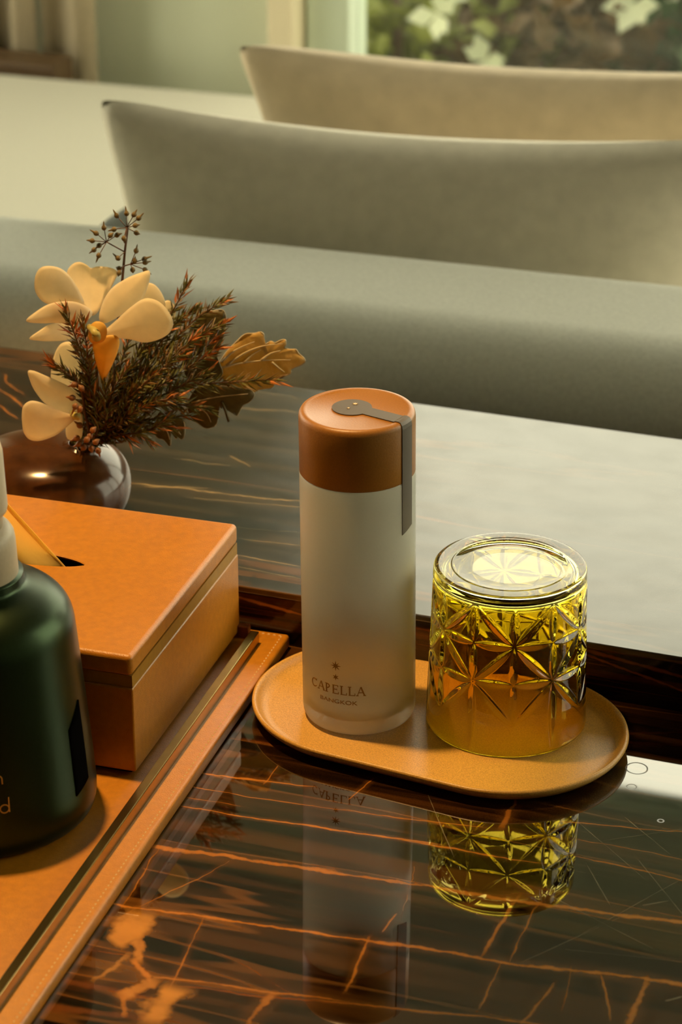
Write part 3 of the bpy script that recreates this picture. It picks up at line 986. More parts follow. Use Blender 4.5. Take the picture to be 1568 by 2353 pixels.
STEP = PI / 3
zA, zB, zA2, zB2 = 0.0735, 0.0485, 0.0215, 0.0985
Rm = 0.0476
halfw = STEP / 2 * Rm
segs = []                                        # (x0,z0,x1,z1,halfwidth,depth) in one 60 degree cell, x along the arc, A column at 0
for sgn in (-1, 1):
    segs += [(0, zA, sgn * halfw, zB), (sgn * halfw, zB, 0, zA2), (0, zA, sgn * halfw, zB2), (0, zA, sgn * halfw, zA), (sgn * halfw, zB, 0, zB)]
segs += [(0, zA, 0, 0.0975), (0, zA, 0, zB), (0, zB, 0, zA2)]
for sgn in (-1, 1):
    segs += [(sgn * halfw, zB, sgn * halfw, zA), (sgn * halfw, zA, sgn * halfw, zB2), (sgn * halfw, zB, sgn * halfw, 0.002)]


def groove(x, z):
    best = 0.0
    for (x0, z0, x1, z1) in segs:
        for sh in (0,):
            dx, dz = x1 - x0, z1 - z0
            L2 = dx * dx + dz * dz
            s = ((x - x0) * dx + (z - z0) * dz) / L2
            if s <= 0 or s >= 1: continue
            hw = 0.0028 * math.sin(PI * s) ** 0.65
            d = abs((x - x0) * dz - (z - z0) * dx) / math.sqrt(L2)
            if d < hw:
                k = (1 - d / hw) * 0.0019 * (hw / 0.0028)
                if k > best: best = k
    return best


NA, NZ = 72, 170                                  # samples per 60 degree cell and rows
zs = [0.0014 + (0.1005 - 0.0014) * j / (NZ - 1) for j in range(NZ)]
cell = [[groove((i / NA - 0.5) * 2 * halfw, z) for i in range(NA)] for z in zs]
gv, gf, gm = [], [], []
NN = NA * 6
A_OFF = -PI / 2 + 0.01                            # an A column faces the camera


def add_ring(r, z, cellrow=None):
    for k in range(NN):
        a = A_OFF - STEP / 2 + 2 * PI * k / NN
        rr = r - (cellrow[k % NA] if cellrow else 0)
        gv.append((rr * math.cos(a), rr * math.sin(a), z))


rings = []
prof_in = [(0.0, 0.0975), (0.020, 0.0975), (0.037, 0.0973), (0.0402, 0.0964), (0.0416, 0.0940), (0.0420, 0.088), (0.0460, 0.004), (0.0464, 0.0012)]
lst = []
# outer surface from the rim up
add_ring(0.0470, 0.0002); lst.append((0.0470, 0.0002)); add_ring(0.0484, 0.0002); lst.append(1)
for j, z in enumerate(zs): add_ring(r_out(z), z, cell[j]); lst.append(1)
TOP = [(0.04596, 0.1020), (0.04590, 0.1032), (0.0456, 0.1041), (0.0450, 0.1047), (0.0442, 0.10495), (0.0425, 0.1050), (0.0400, 0.1050), (0.0362, 0.1050), (0.0352, 0.1049), (0.0346, 0.1051), (0.0339, 0.1049), (0.025, 0.1049), (0.015, 0.1049)]
for r, z in TOP: add_ring(r, z); lst.append(1)
nr = len(lst)
for k in range(nr - 1):
    clear = 1 if k >= 2 + NZ + 2 else 0
    for i in range(NN):
        j = (i + 1) % NN
        gf.append((k * NN + i, k * NN + j, (k + 1) * NN + j, (k + 1) * NN + i)); gm.append(clear)
gv.append((0, 0, 0.1049)); ci = len(gv) - 1
for i in range(NN): gf.append(((nr - 1) * NN + i, (nr - 1) * NN + (i + 1) % NN, ci)); gm.append(1)
# inner surface
base = len(gv); ni = 0
for r, z in reversed(prof_in[1:]): add_ring(r, z); ni += 1
for i in range(NN):
    j = (i + 1) % NN
    gf.append((j, i, base + i, base + j)); gm.append(0)
for k in range(ni - 1):
    clear = 1 if k >= ni - 4 else 0
    for i in range(NN):
        j = (i + 1) % NN
        gf.append((base + k * NN + j, base + k * NN + i, base + (k + 1) * NN + i, base + (k + 1) * NN + j)); gm.append(clear)
gv.append((0, 0, prof_in[0][1])); ci = len(gv) - 1
for i in range(NN): gf.append((base + (ni - 1) * NN + (i + 1) % NN, base + (ni - 1) * NN + i, ci)); gm.append(1)
gl = mesh_obj('cut_glass', gv, gf, [M['amber_glass'], M['clear_glass']], tumbler, True, gm)

# ------------------------------------------------------------------ vase
VC = Vector((at(105, 1110, 1.605).x, 1.605, 0.038))
vase = tag(empty('pebble_vase', VC), 'glossy dark brown pebble shaped vase on the raised shelf', 'vase')
RX, RY, RZ, EXP = 0.0575, 0.052, 0.0335, 2.25
od = Vector((0.66, -0.16, 0.80)).normalized()   # where the mouth points
ax = od.cross(Vector((0, 1, 0))).normalized(); ay = od.cross(ax)


def pebble(d, s=1.0):
    k = (abs(d.x / RX) ** EXP + abs(d.y / RY) ** EXP + abs(d.z / RZ) ** EXP) ** (-1 / EXP)
    p = d * k * s
    return Vector((p.x, p.y, max(p.z, -RZ + 0.0025) + RZ - 0.0025))


NV = 72
vv, vf = [], []
ths = [0.24 + (PI - 0.24) * j / 40 for j in range(41)]
seq = [('o', t) for t in reversed(ths)] + [('l', 0.22), ('l', 0.19)] + [('i', t) for t in ths[1:]]
rows = []
for kind, t in seq:
    s = {'o': 1.0, 'l': 1.035, 'i': 0.93}[kind]
    if t > PI - 1e-6:
        rows.append([len(vv)]); vv.append(pebble(-od, s)); continue
    r = []
    for i in range(NV):
        a = 2 * PI * i / NV
        d = od * math.cos(t) + (ax * math.cos(a) + ay * math.sin(a)) * math.sin(t)
        p = pebble(d, s)
        if kind == 'i': p.z = max(p.z, 0.003)
        r.append(len(vv)); vv.append(p)
    rows.append(r)
for A, B in zip(rows[:-1], rows[1:]):
    for i in range(NV):
        j = (i + 1) % NV
        if len(A) == 1: vf.append((A[0], B[i], B[j]))
        elif len(B) == 1: vf.append((A[i], B[0], A[j]))
        else: vf.append((A[i], B[i], B[j], A[j]))
vo = mesh_obj('vase_body', vv, vf, M['vase'], vase); fix_normals(vo)
MOUTH = VC + pebble(od, 0.97)
INNER = VC + pebble(od, 0.45)

# ------------------------------------------------------------------ bouquet
YB = MOUTH.y
PXM = 0.00026                                     # metres per photo pixel there


def sheet_from_outline(outline, Y, bulge=0.0, tilt=(0, 0), base=None, sub=4, rings_=6, thick=0.0005, ripple=0.0):
    """A thin curved blade: outline points seen at (x, y); it bellies towards the viewer by `bulge` and leans by `tilt`."""
    o2 = smooth_pts([(x, y, 0) for x, y in outline], sub, True) if sub > 1 else [Vector((x, y, 0)) for x, y in outline]
    cx = sum(p.x for p in o2) / len(o2); cy = sum(p.y for p in o2) / len(o2)
    if base is None: base = (cx, cy)
    mxr = max((p - Vector((cx, cy, 0))).length for p in o2)
    vs3, fs3 = [], []
    n = len(o2)
    for k in range(rings_ + 1):
        t = 1 - k / rings_
        if k == rings_:
            pts = [Vector((cx, cy, 0))]
        else: pts = [Vector((cx, cy, 0)) + (p - Vector((cx, cy, 0))) * t for p in o2]
        for i, p in enumerate(pts):
            dx, dy = p.x - base[0], p.y - base[1]
            off = (dx * tilt[0] + dy * tilt[1]) * PXM - 0.62 * bulge * (1 - t * t) * mxr * PXM + ripple * math.sin(i * 11 * 2 * PI / n) * t * t
            vs3.append(at(p.x, p.y, Y + off))
    for k in range(rings_ - 1):
        for i in range(n):
            j = (i + 1) % n
            fs3.append((k * n + i, k * n + j, (k + 1) * n + j, (k + 1) * n + i))
    k = (rings_ - 1) * n
    for i in range(n): fs3.append((k + i, k + (i + 1) % n, k + n))
    # second side
    N = len(vs3)
    d = Vector((0, CP, -SP)) * thick
    vs3 += [v + d for v in vs3]
    fs3 += [tuple(N + q for q in reversed(f_)) for f_ in fs3]
    for i in range(n):
        j = (i + 1) % n
        fs3.append((i, N + i, N + j, j))
    return vs3, fs3


def piece(name, vf_, m, parent):
    o = mesh_obj(name, vf_[0], vf_[1], m, None)
    return world_parent(o, parent)


def stem_path(pts, Y0, Y1):
    """Pixel polyline -> 3D path that starts inside the vase."""
    n = len(pts)
    out = [INNER.copy(), MOUTH + Vector((random.uniform(-.004, .004), random.uniform(-.003, .003), 0.001))]
    for i, (x, y) in enumerate(pts):
        t = (i + 1) / n
        out.append(at(x, y, Y0 + (Y1 - Y0) * t))
    return smooth_pts(out, 4)


# upper orchid
orc = tag(empty('orchid_bloom', MOUTH), 'large ivory orchid bloom at the top left of the vase bouquet', 'flower')
ptl = [
    ([(190, 700), (150, 702), (105, 697), (82, 672), (80, 640), (90, 618), (110, 611), (140, 617), (165, 640), (188, 680)], 1.578, 0.18, (0.25, 0.1), (200, 715)),
    ([(205, 722), (178, 680), (156, 645), (155, 622), (168, 606), (184, 602), (200, 609), (209, 616), (225, 612), (254, 615), (271, 626), (262, 648), (240, 690), (222, 720)], 1.585, -0.20, (0, -0.35), (210, 730)),
    ([(60, 738), (80, 718), (112, 699), (150, 692), (185, 697), (212, 716), (200, 736), (165, 745), (130, 742), (95, 743)], 1.572, 0.22, (0.5, 0.0), (200, 725)),
    ([(67, 778), (90, 760), (118, 744), (160, 742), (180, 758), (160, 780), (120, 784), (90, 783)], 1.580, 0.2, (0.5, 0), (180, 760)),
    ([(345, 624), (322, 627), (290, 640), (255, 664), (234, 700), (228, 735), (245, 742), (285, 720), (320, 698), (338, 665)], 1.570, 0.20, (-0.3, -0.2), (225, 740)),
    ([(235, 768), (268, 735), (300, 706), (332, 686), (362, 691), (385, 712), (398, 740), (390, 764), (365, 780), (332, 787), (300, 780), (265, 776)], 1.560, 0.24, (-0.35, 0.1), (225, 755)),
]
for o_, Y, bl, tl, bs in ptl: piece('petal', sheet_from_outline(o_, Y, bl, tl, bs), M['petal'], orc)
piece('lip', sheet_from_outline([(212, 786), (228, 776), (250, 770), (268, 772), (275, 786), (268, 815), (255, 845), (238, 876), (228, 858), (220, 830)], 1.556, 0.3, (0, 0.35), (235, 775)), M['lip'], orc)
piece('lip', sheet_from_outline([(203, 770), (208, 748), (222, 738), (240, 744), (246, 762), (240, 782), (222, 790), (208, 786)], 1.553, 0.75, (0, 0), (225, 765)), M['lip'], orc)
cc = at(219, 764, 1.545)
piece('column', tube_vf(smooth_pts([at(206, 752, 1.558), cc, at(222, 776, 1.548)], 4), 0.0022, 0.0030, 10), M['column'], orc)
o = piece('stem', tube_vf(stem_path([(222, 960), (222, 860), (218, 780)], 1.59, 1.578), 0.0016, 0.0011, 8), M['stem'], orc)

# lower orchid
orc2 = tag(empty('orchid_bloom', MOUTH), 'smaller ivory orchid bloom low on the left beside the vase mouth', 'flower')
for o_, Y, bl, tl, bs in [
    ([(118, 880), (118, 845), (126, 812), (140, 790), (162, 786), (182, 805), (188, 850), (186, 900), (160, 900), (135, 888)], 1.590, 0.15, (0, 0.1), (170, 900)),
    ([(64, 853), (78, 852), (105, 863), (135, 876), (165, 892), (188, 915), (184, 950), (150, 950), (118, 936), (98, 922), (78, 895), (68, 872)], 1.570, 0.2, (0.2, 0.1), (170, 945)),
    ([(185, 940), (190, 970), (188, 1004), (172, 1012), (155, 1008), (151, 985), (160, 960)], 1.570, 0.2, (0, 0), (175, 950)),
    ([(50, 952), (54, 932), (70, 921), (92, 924), (118, 935), (150, 948), (176, 958), (160, 975), (140, 992), (120, 1004), (90, 1013), (68, 1010), (55, 995), (51, 975)], 1.562, 0.22, (0.2, 0.1), (170, 955)),
]: piece('petal', sheet_from_outline(o_, Y, bl, tl, bs), M['petal'], orc2)
piece('column', tube_vf(smooth_pts([at(166, 948, 1.565), at(172, 955, 1.556), at(182, 958, 1.556)], 4), 0.002, 0.0026, 10), M['column'], orc2)
piece('stem', tube_vf(stem_path([(215, 1010), (195, 970)], 1.588, 1.575), 0.0014, 0.001, 8), M['stem'], orc2)

orc3 = tag(empty('orchid_bloom', MOUTH), 'pale orchid bloom seen from behind at the right of the large bloom', 'flower')
for o_, Y, bl, tl, bs in [
    ([(322, 680), (330, 658), (342, 650), (358, 656), (372, 674), (380, 696), (376, 715), (350, 712)], 1.600, 0.2, (0, 0), (350, 700)),
    ([(368, 705), (384, 690), (398, 698), (405, 715), (398, 735), (378, 735)], 1.604, 0.2, (0, 0), (380, 715)),
]: piece('petal', sheet_from_outline(o_, Y, bl, tl, bs), M['petal'], orc3)
piece('stem', tube_vf(stem_path([(270, 920), (320, 800), (352, 715)], 1.60, 1.605), 0.0014, 0.001, 8), M['stem'], orc3)

# lobed leaves


def leaf(label, outline, Y, veins, m, bulge=0.12, tilt=(0, 0), stem=None, rim=True, vw=1.0):
    t = tag(empty('lobed_leaf', MOUTH), label, 'leaf')
    piece('blade', sheet_from_outline(outline, Y, bulge, tilt, None, 3, 6, 0.0006, 0.0003), m, t)
    cx = sum(p[0] for p in outline) / len(outline); cy = sum(p[1] for p in outline) / len(outline)
    dy = lambda p: Y + ((p[0] - cx) * tilt[0] + (p[1] - cy) * tilt[1]) * PXM - 0.0011 - bulge * 0.6 * 60 * PXM * .5
    for vn in veins:
        piece('vein', tube_vf(smooth_pts([at(x, y, dy((x, y))) for x, y in vn], 3), 0.0005 * vw, 0.0002, 5), M['leaf_rim'], t)
    if rim:
        o2 = smooth_pts([(x, y, 0) for x, y in outline], 3, True)
        o2.append(o2[0])
        piece('edge', tube_vf([at(p.x, p.y, Y + ((p.x - cx) * tilt[0] + (p.y - cy) * tilt[1]) * PXM + 0.0002) for p in o2], 0.00022 * vw, 0.00022 * vw, 5), M['leaf_rim'], t)
    if stem: piece('stem', tube_vf(stem_path(stem, 1.595, Y), 0.0014, 0.0008, 7), M['stem'], t)
    return t


leaf('tan lobed leaf with pale edge and veins reaching furthest right', [(497, 850), (507, 830), (523, 806), (543, 786), (563, 768), (585, 766), (600, 763), (607, 772), (602, 785), (598, 792), (612, 790), (623, 784), (632, 788), (645, 782),
      (656, 781), (657, 792), (653, 798), (666, 803), (680, 803), (686, 812), (698, 822), (701, 832), (690, 840), (670, 848), (668, 858), (650, 866), (634, 870), (630, 884), (622, 892), (596, 895), (572, 905), (545, 890), (515, 872)], 1.612,
     [[(505, 846), (550, 835), (610, 828), (668, 827)], [(520, 840), (560, 812), (605, 795), (650, 790)], [(510, 832), (540, 805), (585, 785)], [(560, 834), (580, 815), (600, 803)], [(600, 828), (622, 812), (645, 806)], [(625, 832), (640, 845), (654, 855)]],
     M['leaf_tan'], 0.05, (0.1, 0.0), [(300, 980), (400, 900), (505, 846)], vw=1.8)
leaf('tall dark olive leaf with a pale rim standing behind the needle sprigs', [(462, 718), (490, 714), (511, 712), (518, 722), (520, 740), (515, 762), (512, 782), (506, 800), (500, 818), (505, 835), (512, 858), (495, 875), (455, 880), (425, 860), (425, 800), (440, 750)], 1.606,
     [[(440, 870), (470, 800), (495, 730)], [(455, 835), (485, 815), (500, 810)]], M['leaf_dark'], 0.1, (0, 0), [(290, 980), (360, 930), (440, 870)])
leaf('olive lobed leaf hanging low beside the needle sprig tip', [(470, 880), (500, 885), (540, 890), (575, 895), (585, 908), (572, 925), (558, 932), (546, 955), (540, 950), (530, 935), (513, 926), (510, 940), (500, 925), (484, 912), (475, 920),
      (485, 935), (497, 952), (500, 968), (492, 980), (474, 984), (458, 975), (440, 960), (430, 930), (445, 900)], 1.600,
     [[(440, 925), (500, 912), (570, 905)], [(450, 930), (475, 950), (485, 970)]], M['leaf_dark'], 0.1, (0, 0), [(290, 1000), (360, 960), (440, 925)])
leaf('small olive leaf with three points hanging low right of the vase mouth', [(345, 965), (375, 960), (400, 955), (420, 965), (425, 985), (423, 1004), (416, 1010), (410, 1004), (404, 1008), (398, 998), (388, 984), (386, 985), (392, 1005), (391, 1026), (378, 1012), (362, 1006), (352, 990)], 1.602,
     [[(350, 972), (380, 985), (390, 1010)], [(355, 970), (395, 975), (416, 1000)]], M['leaf_dark'], 0.1, (0, 0), [(280, 1015), (345, 972)])
piece('petiole', tube_vf([at(510, 925, 1.597), at(517, 940, 1.597), at(522, 955, 1.597), at(526, 968, 1.597)], 0.0009, 0.0011, 6), M['leaf_dark'],
      tag(empty('leaf_stalk', MOUTH), 'bare olive leaf stalk drooping from the lowest right leaf', 'stalk'))

# needle sprigs


def needle(vs3, fs3, mi, base, d, ln, wd, mat_i):
    d = d.normalized()
    s = d.cross(Vector((random.uniform(-1, 1), random.uniform(-1, 1), random.uniform(-1, 1))))
    if s.length < 1e-3: return
    s.normalize(); u = s.cross(d)
    bend = u * ln * random.uniform(-0.12, 0.12)
    k = len(vs3)
    m_ = base + d * ln * 0.45 + bend
    vs3.extend([base, m_ + s * wd, m_ - u * wd * .5, m_ - s * wd, m_ + u * wd * .5, base + d * ln])
    for a, b in ((1, 2), (2, 3), (3, 4), (4, 1)):
        fs3.append((k, k + b, k + a)); fs3.append((k + 5, k + a, k + b)); mi.extend([mat_i, mat_i])


def sprig(px, Y0, Y1, label, density=1.0, ln=0.0075, red=0.3, start=0.15, group=None):
    t = tag(empty('needle_sprig', MOUTH), label, 'sprig', group)
    path = stem_path(px, Y0, Y1)
    piece('stem', tube_vf(path, 0.0010, 0.0004, 5), M['stem'], t)
    cum = [0.0]
    for a, b in zip(path[:-1], path[1:]): cum.append(cum[-1] + (b - a).length)
    tot = cum[-1]
    vs3, fs3, mi = [], [], []
    n = int(tot / 0.00080 * density)
    for i in range(n):
        t_ = start + (1 - start) * (i + random.random()) / n
        s = t_ * tot
        k = max(j for j in range(len(cum)) if cum[j] <= s + 1e-9)
        k = min(k, len(path) - 2)
        q = path[k].lerp(path[k + 1], (s - cum[k]) / max(cum[k + 1] - cum[k], 1e-6))
        d = (path[k + 1] - path[k]).normalized()
        a = i * 2.4 + random.uniform(-.5, .5)
        x_ = d.cross(Vector((0, 0.3, 1))).normalized(); y_ = d.cross(x_)
        spread = random.uniform(0.55, 1.1) * (1.0 if t_ < .93 else 0.5)
        nd = d + (x_ * math.cos(a) + y_ * math.sin(a)) * spread
        tip = t_ > 1 - red * 0.55
        m_i = 2 if (tip and random.random() < 0.22) or random.random() < 0.015 else (1 if random.random() < 0.35 else 0)
        needle(vs3, fs3, mi, q, nd, ln * random.uniform(0.8, 1.6) * (1.15 if m_i == 2 else 1), 0.00085 if m_i != 2 else 0.00105, m_i)
    o = mesh_obj('needles', vs3, fs3, [M['needle'], M['needle_brown'], M['needle_red']], None, False, mi)
    world_parent(o, t); o['kind'] = 'stuff'
    return t


sprig([(203, 950), (196, 850), (176, 780), (150, 718)], 1.575, 1.560, 'needle sprig with red tips leaning up left across the large orchid bloom', 1.0, 0.0085, 0.35, 0.3)
sprig([(208, 940), (203, 850), (200, 800), (190, 738)], 1.570, 1.556, 'upright needle sprig just left of the orange orchid lip', 0.8, 0.0075, 0.3, 0.3)
sprig([(200, 940), (180, 880), (150, 856), (122, 838)], 1.574, 1.564, 'short brown needle sprig pointing left over the pale petal', 0.8, 0.0085, 0.1, 0.55)
sprig([(300, 900), (400, 890), (500, 880), (560, 876), (632, 873)], 1.585, 1.590, 'long needle sprig with a red tip crossing the tan leaf', 0.9, 0.0085, 0.2, 0.2)
sprig([(290, 880), (350, 790), (400, 710), (432, 648)], 1.590, 1.606, 'needle sprig with a red bud rising highest on the right of the large bloom', 0.85, 0.0075, 0.3, 0.2)
sprig([(300, 880), (390, 790), (460, 725), (518, 692)], 1.585, 1.596, 'needle sprig with an orange bud pointing right above the tall dark leaf', 0.9, 0.008, 0.25, 0.2)
sprig([(260, 1000), (300, 985), (330, 1005), (346, 1018)], 1.575, 1.575, 'low needle sprig drooping just right of the vase mouth', 1.0, 0.007, 0.2, 0.2)
G = 'needle sprigs in the thicket'
LB = 'dark needle sprig with reddish tips in the thicket of the vase bouquet'
for k, (px, a, b) in enumerate([
    ([(300, 900), (400, 800), (514, 745)], 1.580, 1.590), ([(300, 930), (410, 860), (500, 800)], 1.575, 1.580), ([(280, 880), (330, 800), (385, 740)], 1.585, 1.590),
    ([(260, 900), (280, 830), (300, 770)], 1.585, 1.585), ([(300, 950), (400, 930), (478, 940)], 1.575, 1.575), ([(310, 940), (400, 895), (470, 860)], 1.570, 1.572),
    ([(280, 940), (340, 870), (420, 820)], 1.572, 1.570), ([(270, 960), (310, 900), (350, 860)], 1.568, 1.566), ([(290, 975), (370, 960), (440, 955)], 1.574, 1.576),
    ([(270, 990), (330, 970), (400, 985)], 1.570, 1.570), ([(300, 860), (360, 780), (450, 710)], 1.592, 1.600), ([(255, 900), (262, 850), (258, 800)], 1.580, 1.580),
    ([(245, 950), (258, 900), (290, 850)], 1.566, 1.563), ([(290, 900), (380, 830), (470, 765)], 1.570, 1.575), ([(260, 985), (290, 960), (330, 930)], 1.565, 1.562),
    ([(255, 1000), (275, 990), (300, 1012)], 1.568, 1.566), ([(215, 980), (205, 900), (212, 830)], 1.570, 1.566), ([(240, 985), (240, 930), (245, 885)], 1.565, 1.562),
    ([(300, 910), (370, 850), (440, 780)], 1.565, 1.567), ([(290, 960), (350, 925), (410, 915)], 1.562, 1.562), ([(220, 1000), (225, 960), (215, 900)], 1.564, 1.560),
    ([(310, 880), (380, 770), (415, 735)], 1.588, 1.596), ([(310, 900), (420, 840), (505, 770)], 1.588, 1.594), ([(280, 1000), (340, 990), (380, 965)], 1.566, 1.564),
]): sprig(px, a, b, LB, 1.0, 0.0078, 0.16, 0.15, G)

# seed sprigs


def capsule(p, tip, m, parent, r):
    d = (tip - p)
    ln = max(d.length, r * 1.6); d.normalize()
    a = d.cross(Vector((0.1, 1, 0.2))).normalized(); b = d.cross(a)
    pr = [(0.0, -1.15 * r), (0.55 * r, -0.95 * r), (0.95 * r, -0.35 * r), (1.0 * r, 0.15 * r), (0.78 * r, 0.62 * r), (0.42 * r, 1.0 * r), (0.24 * r, ln * .75), (0.0, ln)]
    v, f = lathe_vf(pr, 10)
    v = [p + a * q[0] + b * q[1] + d * q[2] for q in v]
    return piece('capsule', (v, f), m, parent)


seed = tag(empty('seed_sprig', MOUTH), 'seed capsule sprig rising above the large orchid bloom', 'sprig')
YS = 1.596
piece('stem', tube_vf(stem_path([(262, 900), (270, 750), (282, 635), (287, 579), (292, 540), (294, 525)], 1.598, YS), 0.0013, 0.0006, 7), M['stem'], seed)
nodes = {'A': (291, 523), 'B': (245, 556), 'C': (300, 607), 'S': (287, 579), 'T': (283, 612)}
for (c0, c1, rr) in [('S', 'B', .0005), ('T', 'C', .0005), ('S', 'A', .0006)]:
    piece('twig', tube_vf([at(*nodes[c0], YS), at(*nodes[c1], YS - .003)], rr, rr * .8, 5), M['stem'], seed)
for nd, c, tp in [('A', (268, 495), (259, 480)), ('A', (291, 490), (288, 472)), ('A', (308, 493), (316, 480)), ('A', (319, 501), (332, 488)), ('A', (311, 518), (323, 516)), ('A', (314, 535), (323, 538)),
                  ('B', (239, 523), (238, 507)), ('A', (262, 527), (247, 531)), ('B', (254, 541), (262, 534)), ('B', (269, 540), (282, 536)), ('A', (285, 548), (286, 560)), ('B', (221, 536), (205, 527)),
                  ('B', (212, 553), (197, 552)), ('B', (228, 564), (218, 572)), ('B', (216, 574), (204, 583)), ('B', (227, 587), (220, 605)), ('C', (313, 576), (316, 560)), ('S', (271, 593), (258, 581)),
                  ('C', (332, 595), (351, 588)), ('C', (334, 603), (349, 600)), ('C', (310, 599), (311, 588)), ('C', (305, 620), (306, 629)), ('T', (274, 617), (266, 614)), ('T', (274, 627), (272, 634)), ('C', (334, 620), (349, 631))]:
    yy = YS - 0.003 + random.uniform(-.006, .004)
    piece('twig', tube_vf([at(*nodes[nd], YS - .002), at(*c, yy)], 0.0003, 0.0003, 5), M['stem'], seed)
    capsule(at(*c, yy), at(*tp, yy + random.uniform(-.001, .001)), M['capsule'], seed, 0.00175)
seed2 = tag(empty('seed_sprig', MOUTH), 'brown seed capsule sprig crowded low at the vase mouth', 'sprig')
YS2 = 1.556
piece('stem', tube_vf(stem_path([(205, 1000), (195, 950), (188, 900), (178, 880)], 1.570, YS2 + .002), 0.0012, 0.0006, 6), M['stem'], seed2)
for c, tp in [((170, 884), (155, 888)), ((187, 892), (180, 884)), ((166, 914), (150, 912)), ((173, 934), (163, 956)), ((184, 940), (178, 950)), ((183, 977), (169, 967)), ((214, 988), (222, 980)), ((176, 1007), (160, 1014)), ((182, 1020), (167, 1028)),
              ((220, 1015), (228, 1010)), ((226, 1036), (231, 1052)), ((200, 1010), (192, 1018)), ((207, 1002), (214, 994)), ((192, 1028), (186, 1036)), ((210, 1030), (212, 1042))]:
    yy = YS2 + random.uniform(-.004, .006)
    near = at(205 - 0.12 * (1020 - c[1]), min(c[1] + 12, 1020), YS2 + .004)
    piece('twig', tube_vf([near, at(*c, yy)], 0.0003, 0.0003, 5), M['stem'], seed2)
    capsule(at(*c, yy), at(*tp, yy), M['capsule_brown'], seed2, 0.0021)

# ------------------------------------------------------------------ sofa
SR = TH + math.radians(2.4)
sofa = tag(empty('daybed_sofa', W(-0.08, 0.5, FL), SR), 'low grey linen daybed sofa with a wide white seat behind the table', 'sofa')


def sb(name, u0, u1, v0, v1, z0, z1, m, bev, seg=5):
    o = box(name, u0, u1, v0, v1, z0 - FL, z1 - FL, m, sofa, bev, seg)
    return o


sb('base', -1.5, 1.5, -0.09, 1.52, FL + .05, -0.44, M['fabric'], 0.02, 3)
sb('backrest', -1.5, 1.5, -0.10, 0.145, FL + .06, 0.058, M['fabric'], 0.075, 8)
sb('seat_cushion', -1.49, 1.5, 0.15, 0.62, -0.44, -0.250, M['fabric_seat'], 0.02, 5)
sb('seat_cushion', -1.49, 1.5, 0.62, 1.52, -0.44, -0.246, M['fabric_seat'], 0.02, 5)
for a in (-1.42, 1.36):
    for b in (-0.05, 1.42):
        box('leg', a, a + .06, b, b + .06, 0, 0.055, M['wood_dark'], sofa, 0.003)


def pillow(name, center, yaw, lean, a, b, th, m, label, p=0.12, roll=0.0, crease=0.0):
    N_ = 40
    v, f = [], []
    for side in (-1, 1):
        for j in range(N_ + 1):
            for i in range(N_ + 1):
                s = -1 + 2 * i / N_; t = -1 + 2 * j / N_
                cr = 1 - 0.075 * 0.5 * (s * s * t * t) ** 6
                x = a * s * (1 - p * 0.8 * (1 - t * t)) * cr; z = b * t * (1 - p * (1 - s * s)) * cr
                k = max((1 - s ** 2) * (1 - t ** 2), 0)
                y = side * (th * k ** 0.36 + crease * math.sin(7 * s + 3 * t) * math.sin(5 * t - 2 * s) * k)
                v.append((x, y, z))
    M_ = (N_ + 1) ** 2
    for q in range(2):
        for j in range(N_):
            for i in range(N_):
                c = q * M_ + j * (N_ + 1) + i
                fc = (c, c + 1, c + N_ + 2, c + N_ + 1)
                f.append(fc if q == 0 else fc[::-1])
    o = mesh_obj(name, v, f, m)
    bm = bmesh.new(); bm.from_mesh(o.data)
    bmesh.ops.remove_doubles(bm, verts=bm.verts[:], dist=0.0004)
    bmesh.ops.recalc_face_normals(bm, faces=bm.faces[:])
    bm.to_mesh(o.data); bm.free()
    o.data.polygons.foreach_set('use_smooth', [True] * len(o.data.polygons))
    o.location = center
    o.rotation_euler = (Matrix.Rotation(yaw, 4, 'Z') @ Matrix.Rotation(lean, 4, 'X') @ Matrix.Rotation(roll, 4, 'Y')).to_euler()
    return tag(o, label, 'cushion')


pillow('throw_pillow', W(-0.112, 0.725, -0.053), TH + math.radians(7.6), math.radians(7), 0.300, 0.205, 0.065, M['pillow'], 'grey stone linen pillow nearer the table leaning on the sofa back', 0.13, 0, 0.003)
pillow('throw_pillow', W(-0.135, 1.115, -0.070), TH + math.radians(7), math.radians(24), 0.285, 0.200, 0.060, M['pillow_warm'], 'sand coloured linen pillow behind the nearer one, below the garden window', 0.13, 0, 0.006)
pillow('throw_pillow', W(-0.358, 0.85, -0.054), TH, math.radians(0), 0.110, 0.085, 0.026, M['slate'], 'added dark cushion in place of the shadow left of the nearer pillow', 0.0, math.radians(-35))  # added cushion, its dark corner stands in for the pillow's shadow

bench = tag(empty('low_bench', W(-1.33, 2.07, FL), TH), 'low dark wooden bench behind the white seat at far left', 'bench')
box('bench_top', -0.30, 0.225, -0.05, 0.02, 0.455, 0.500, M['wood_dark'], bench, 0.004)
for a in (-0.28, 0.10): box('leg', a, a + .04, -0.045, 0.015, 0, 0.455, M['wood_dark'], bench, 0.003)

# ------------------------------------------------------------------ garden
g_ = tag(rbox('ground', -14, 14, V1 + .2, 22, FL - .35, FL - .05, M['soil']), kind='structure')
tag(rbox('ground', -14, U0 - .2, -8, V1 + .2, FL - .35, FL - .05, M['soil']), kind='structure')
tag(rbox('ground', U1 + .2, 16, -8, V1 + .2, FL - .35, FL - .05, M['soil']), kind='structure')


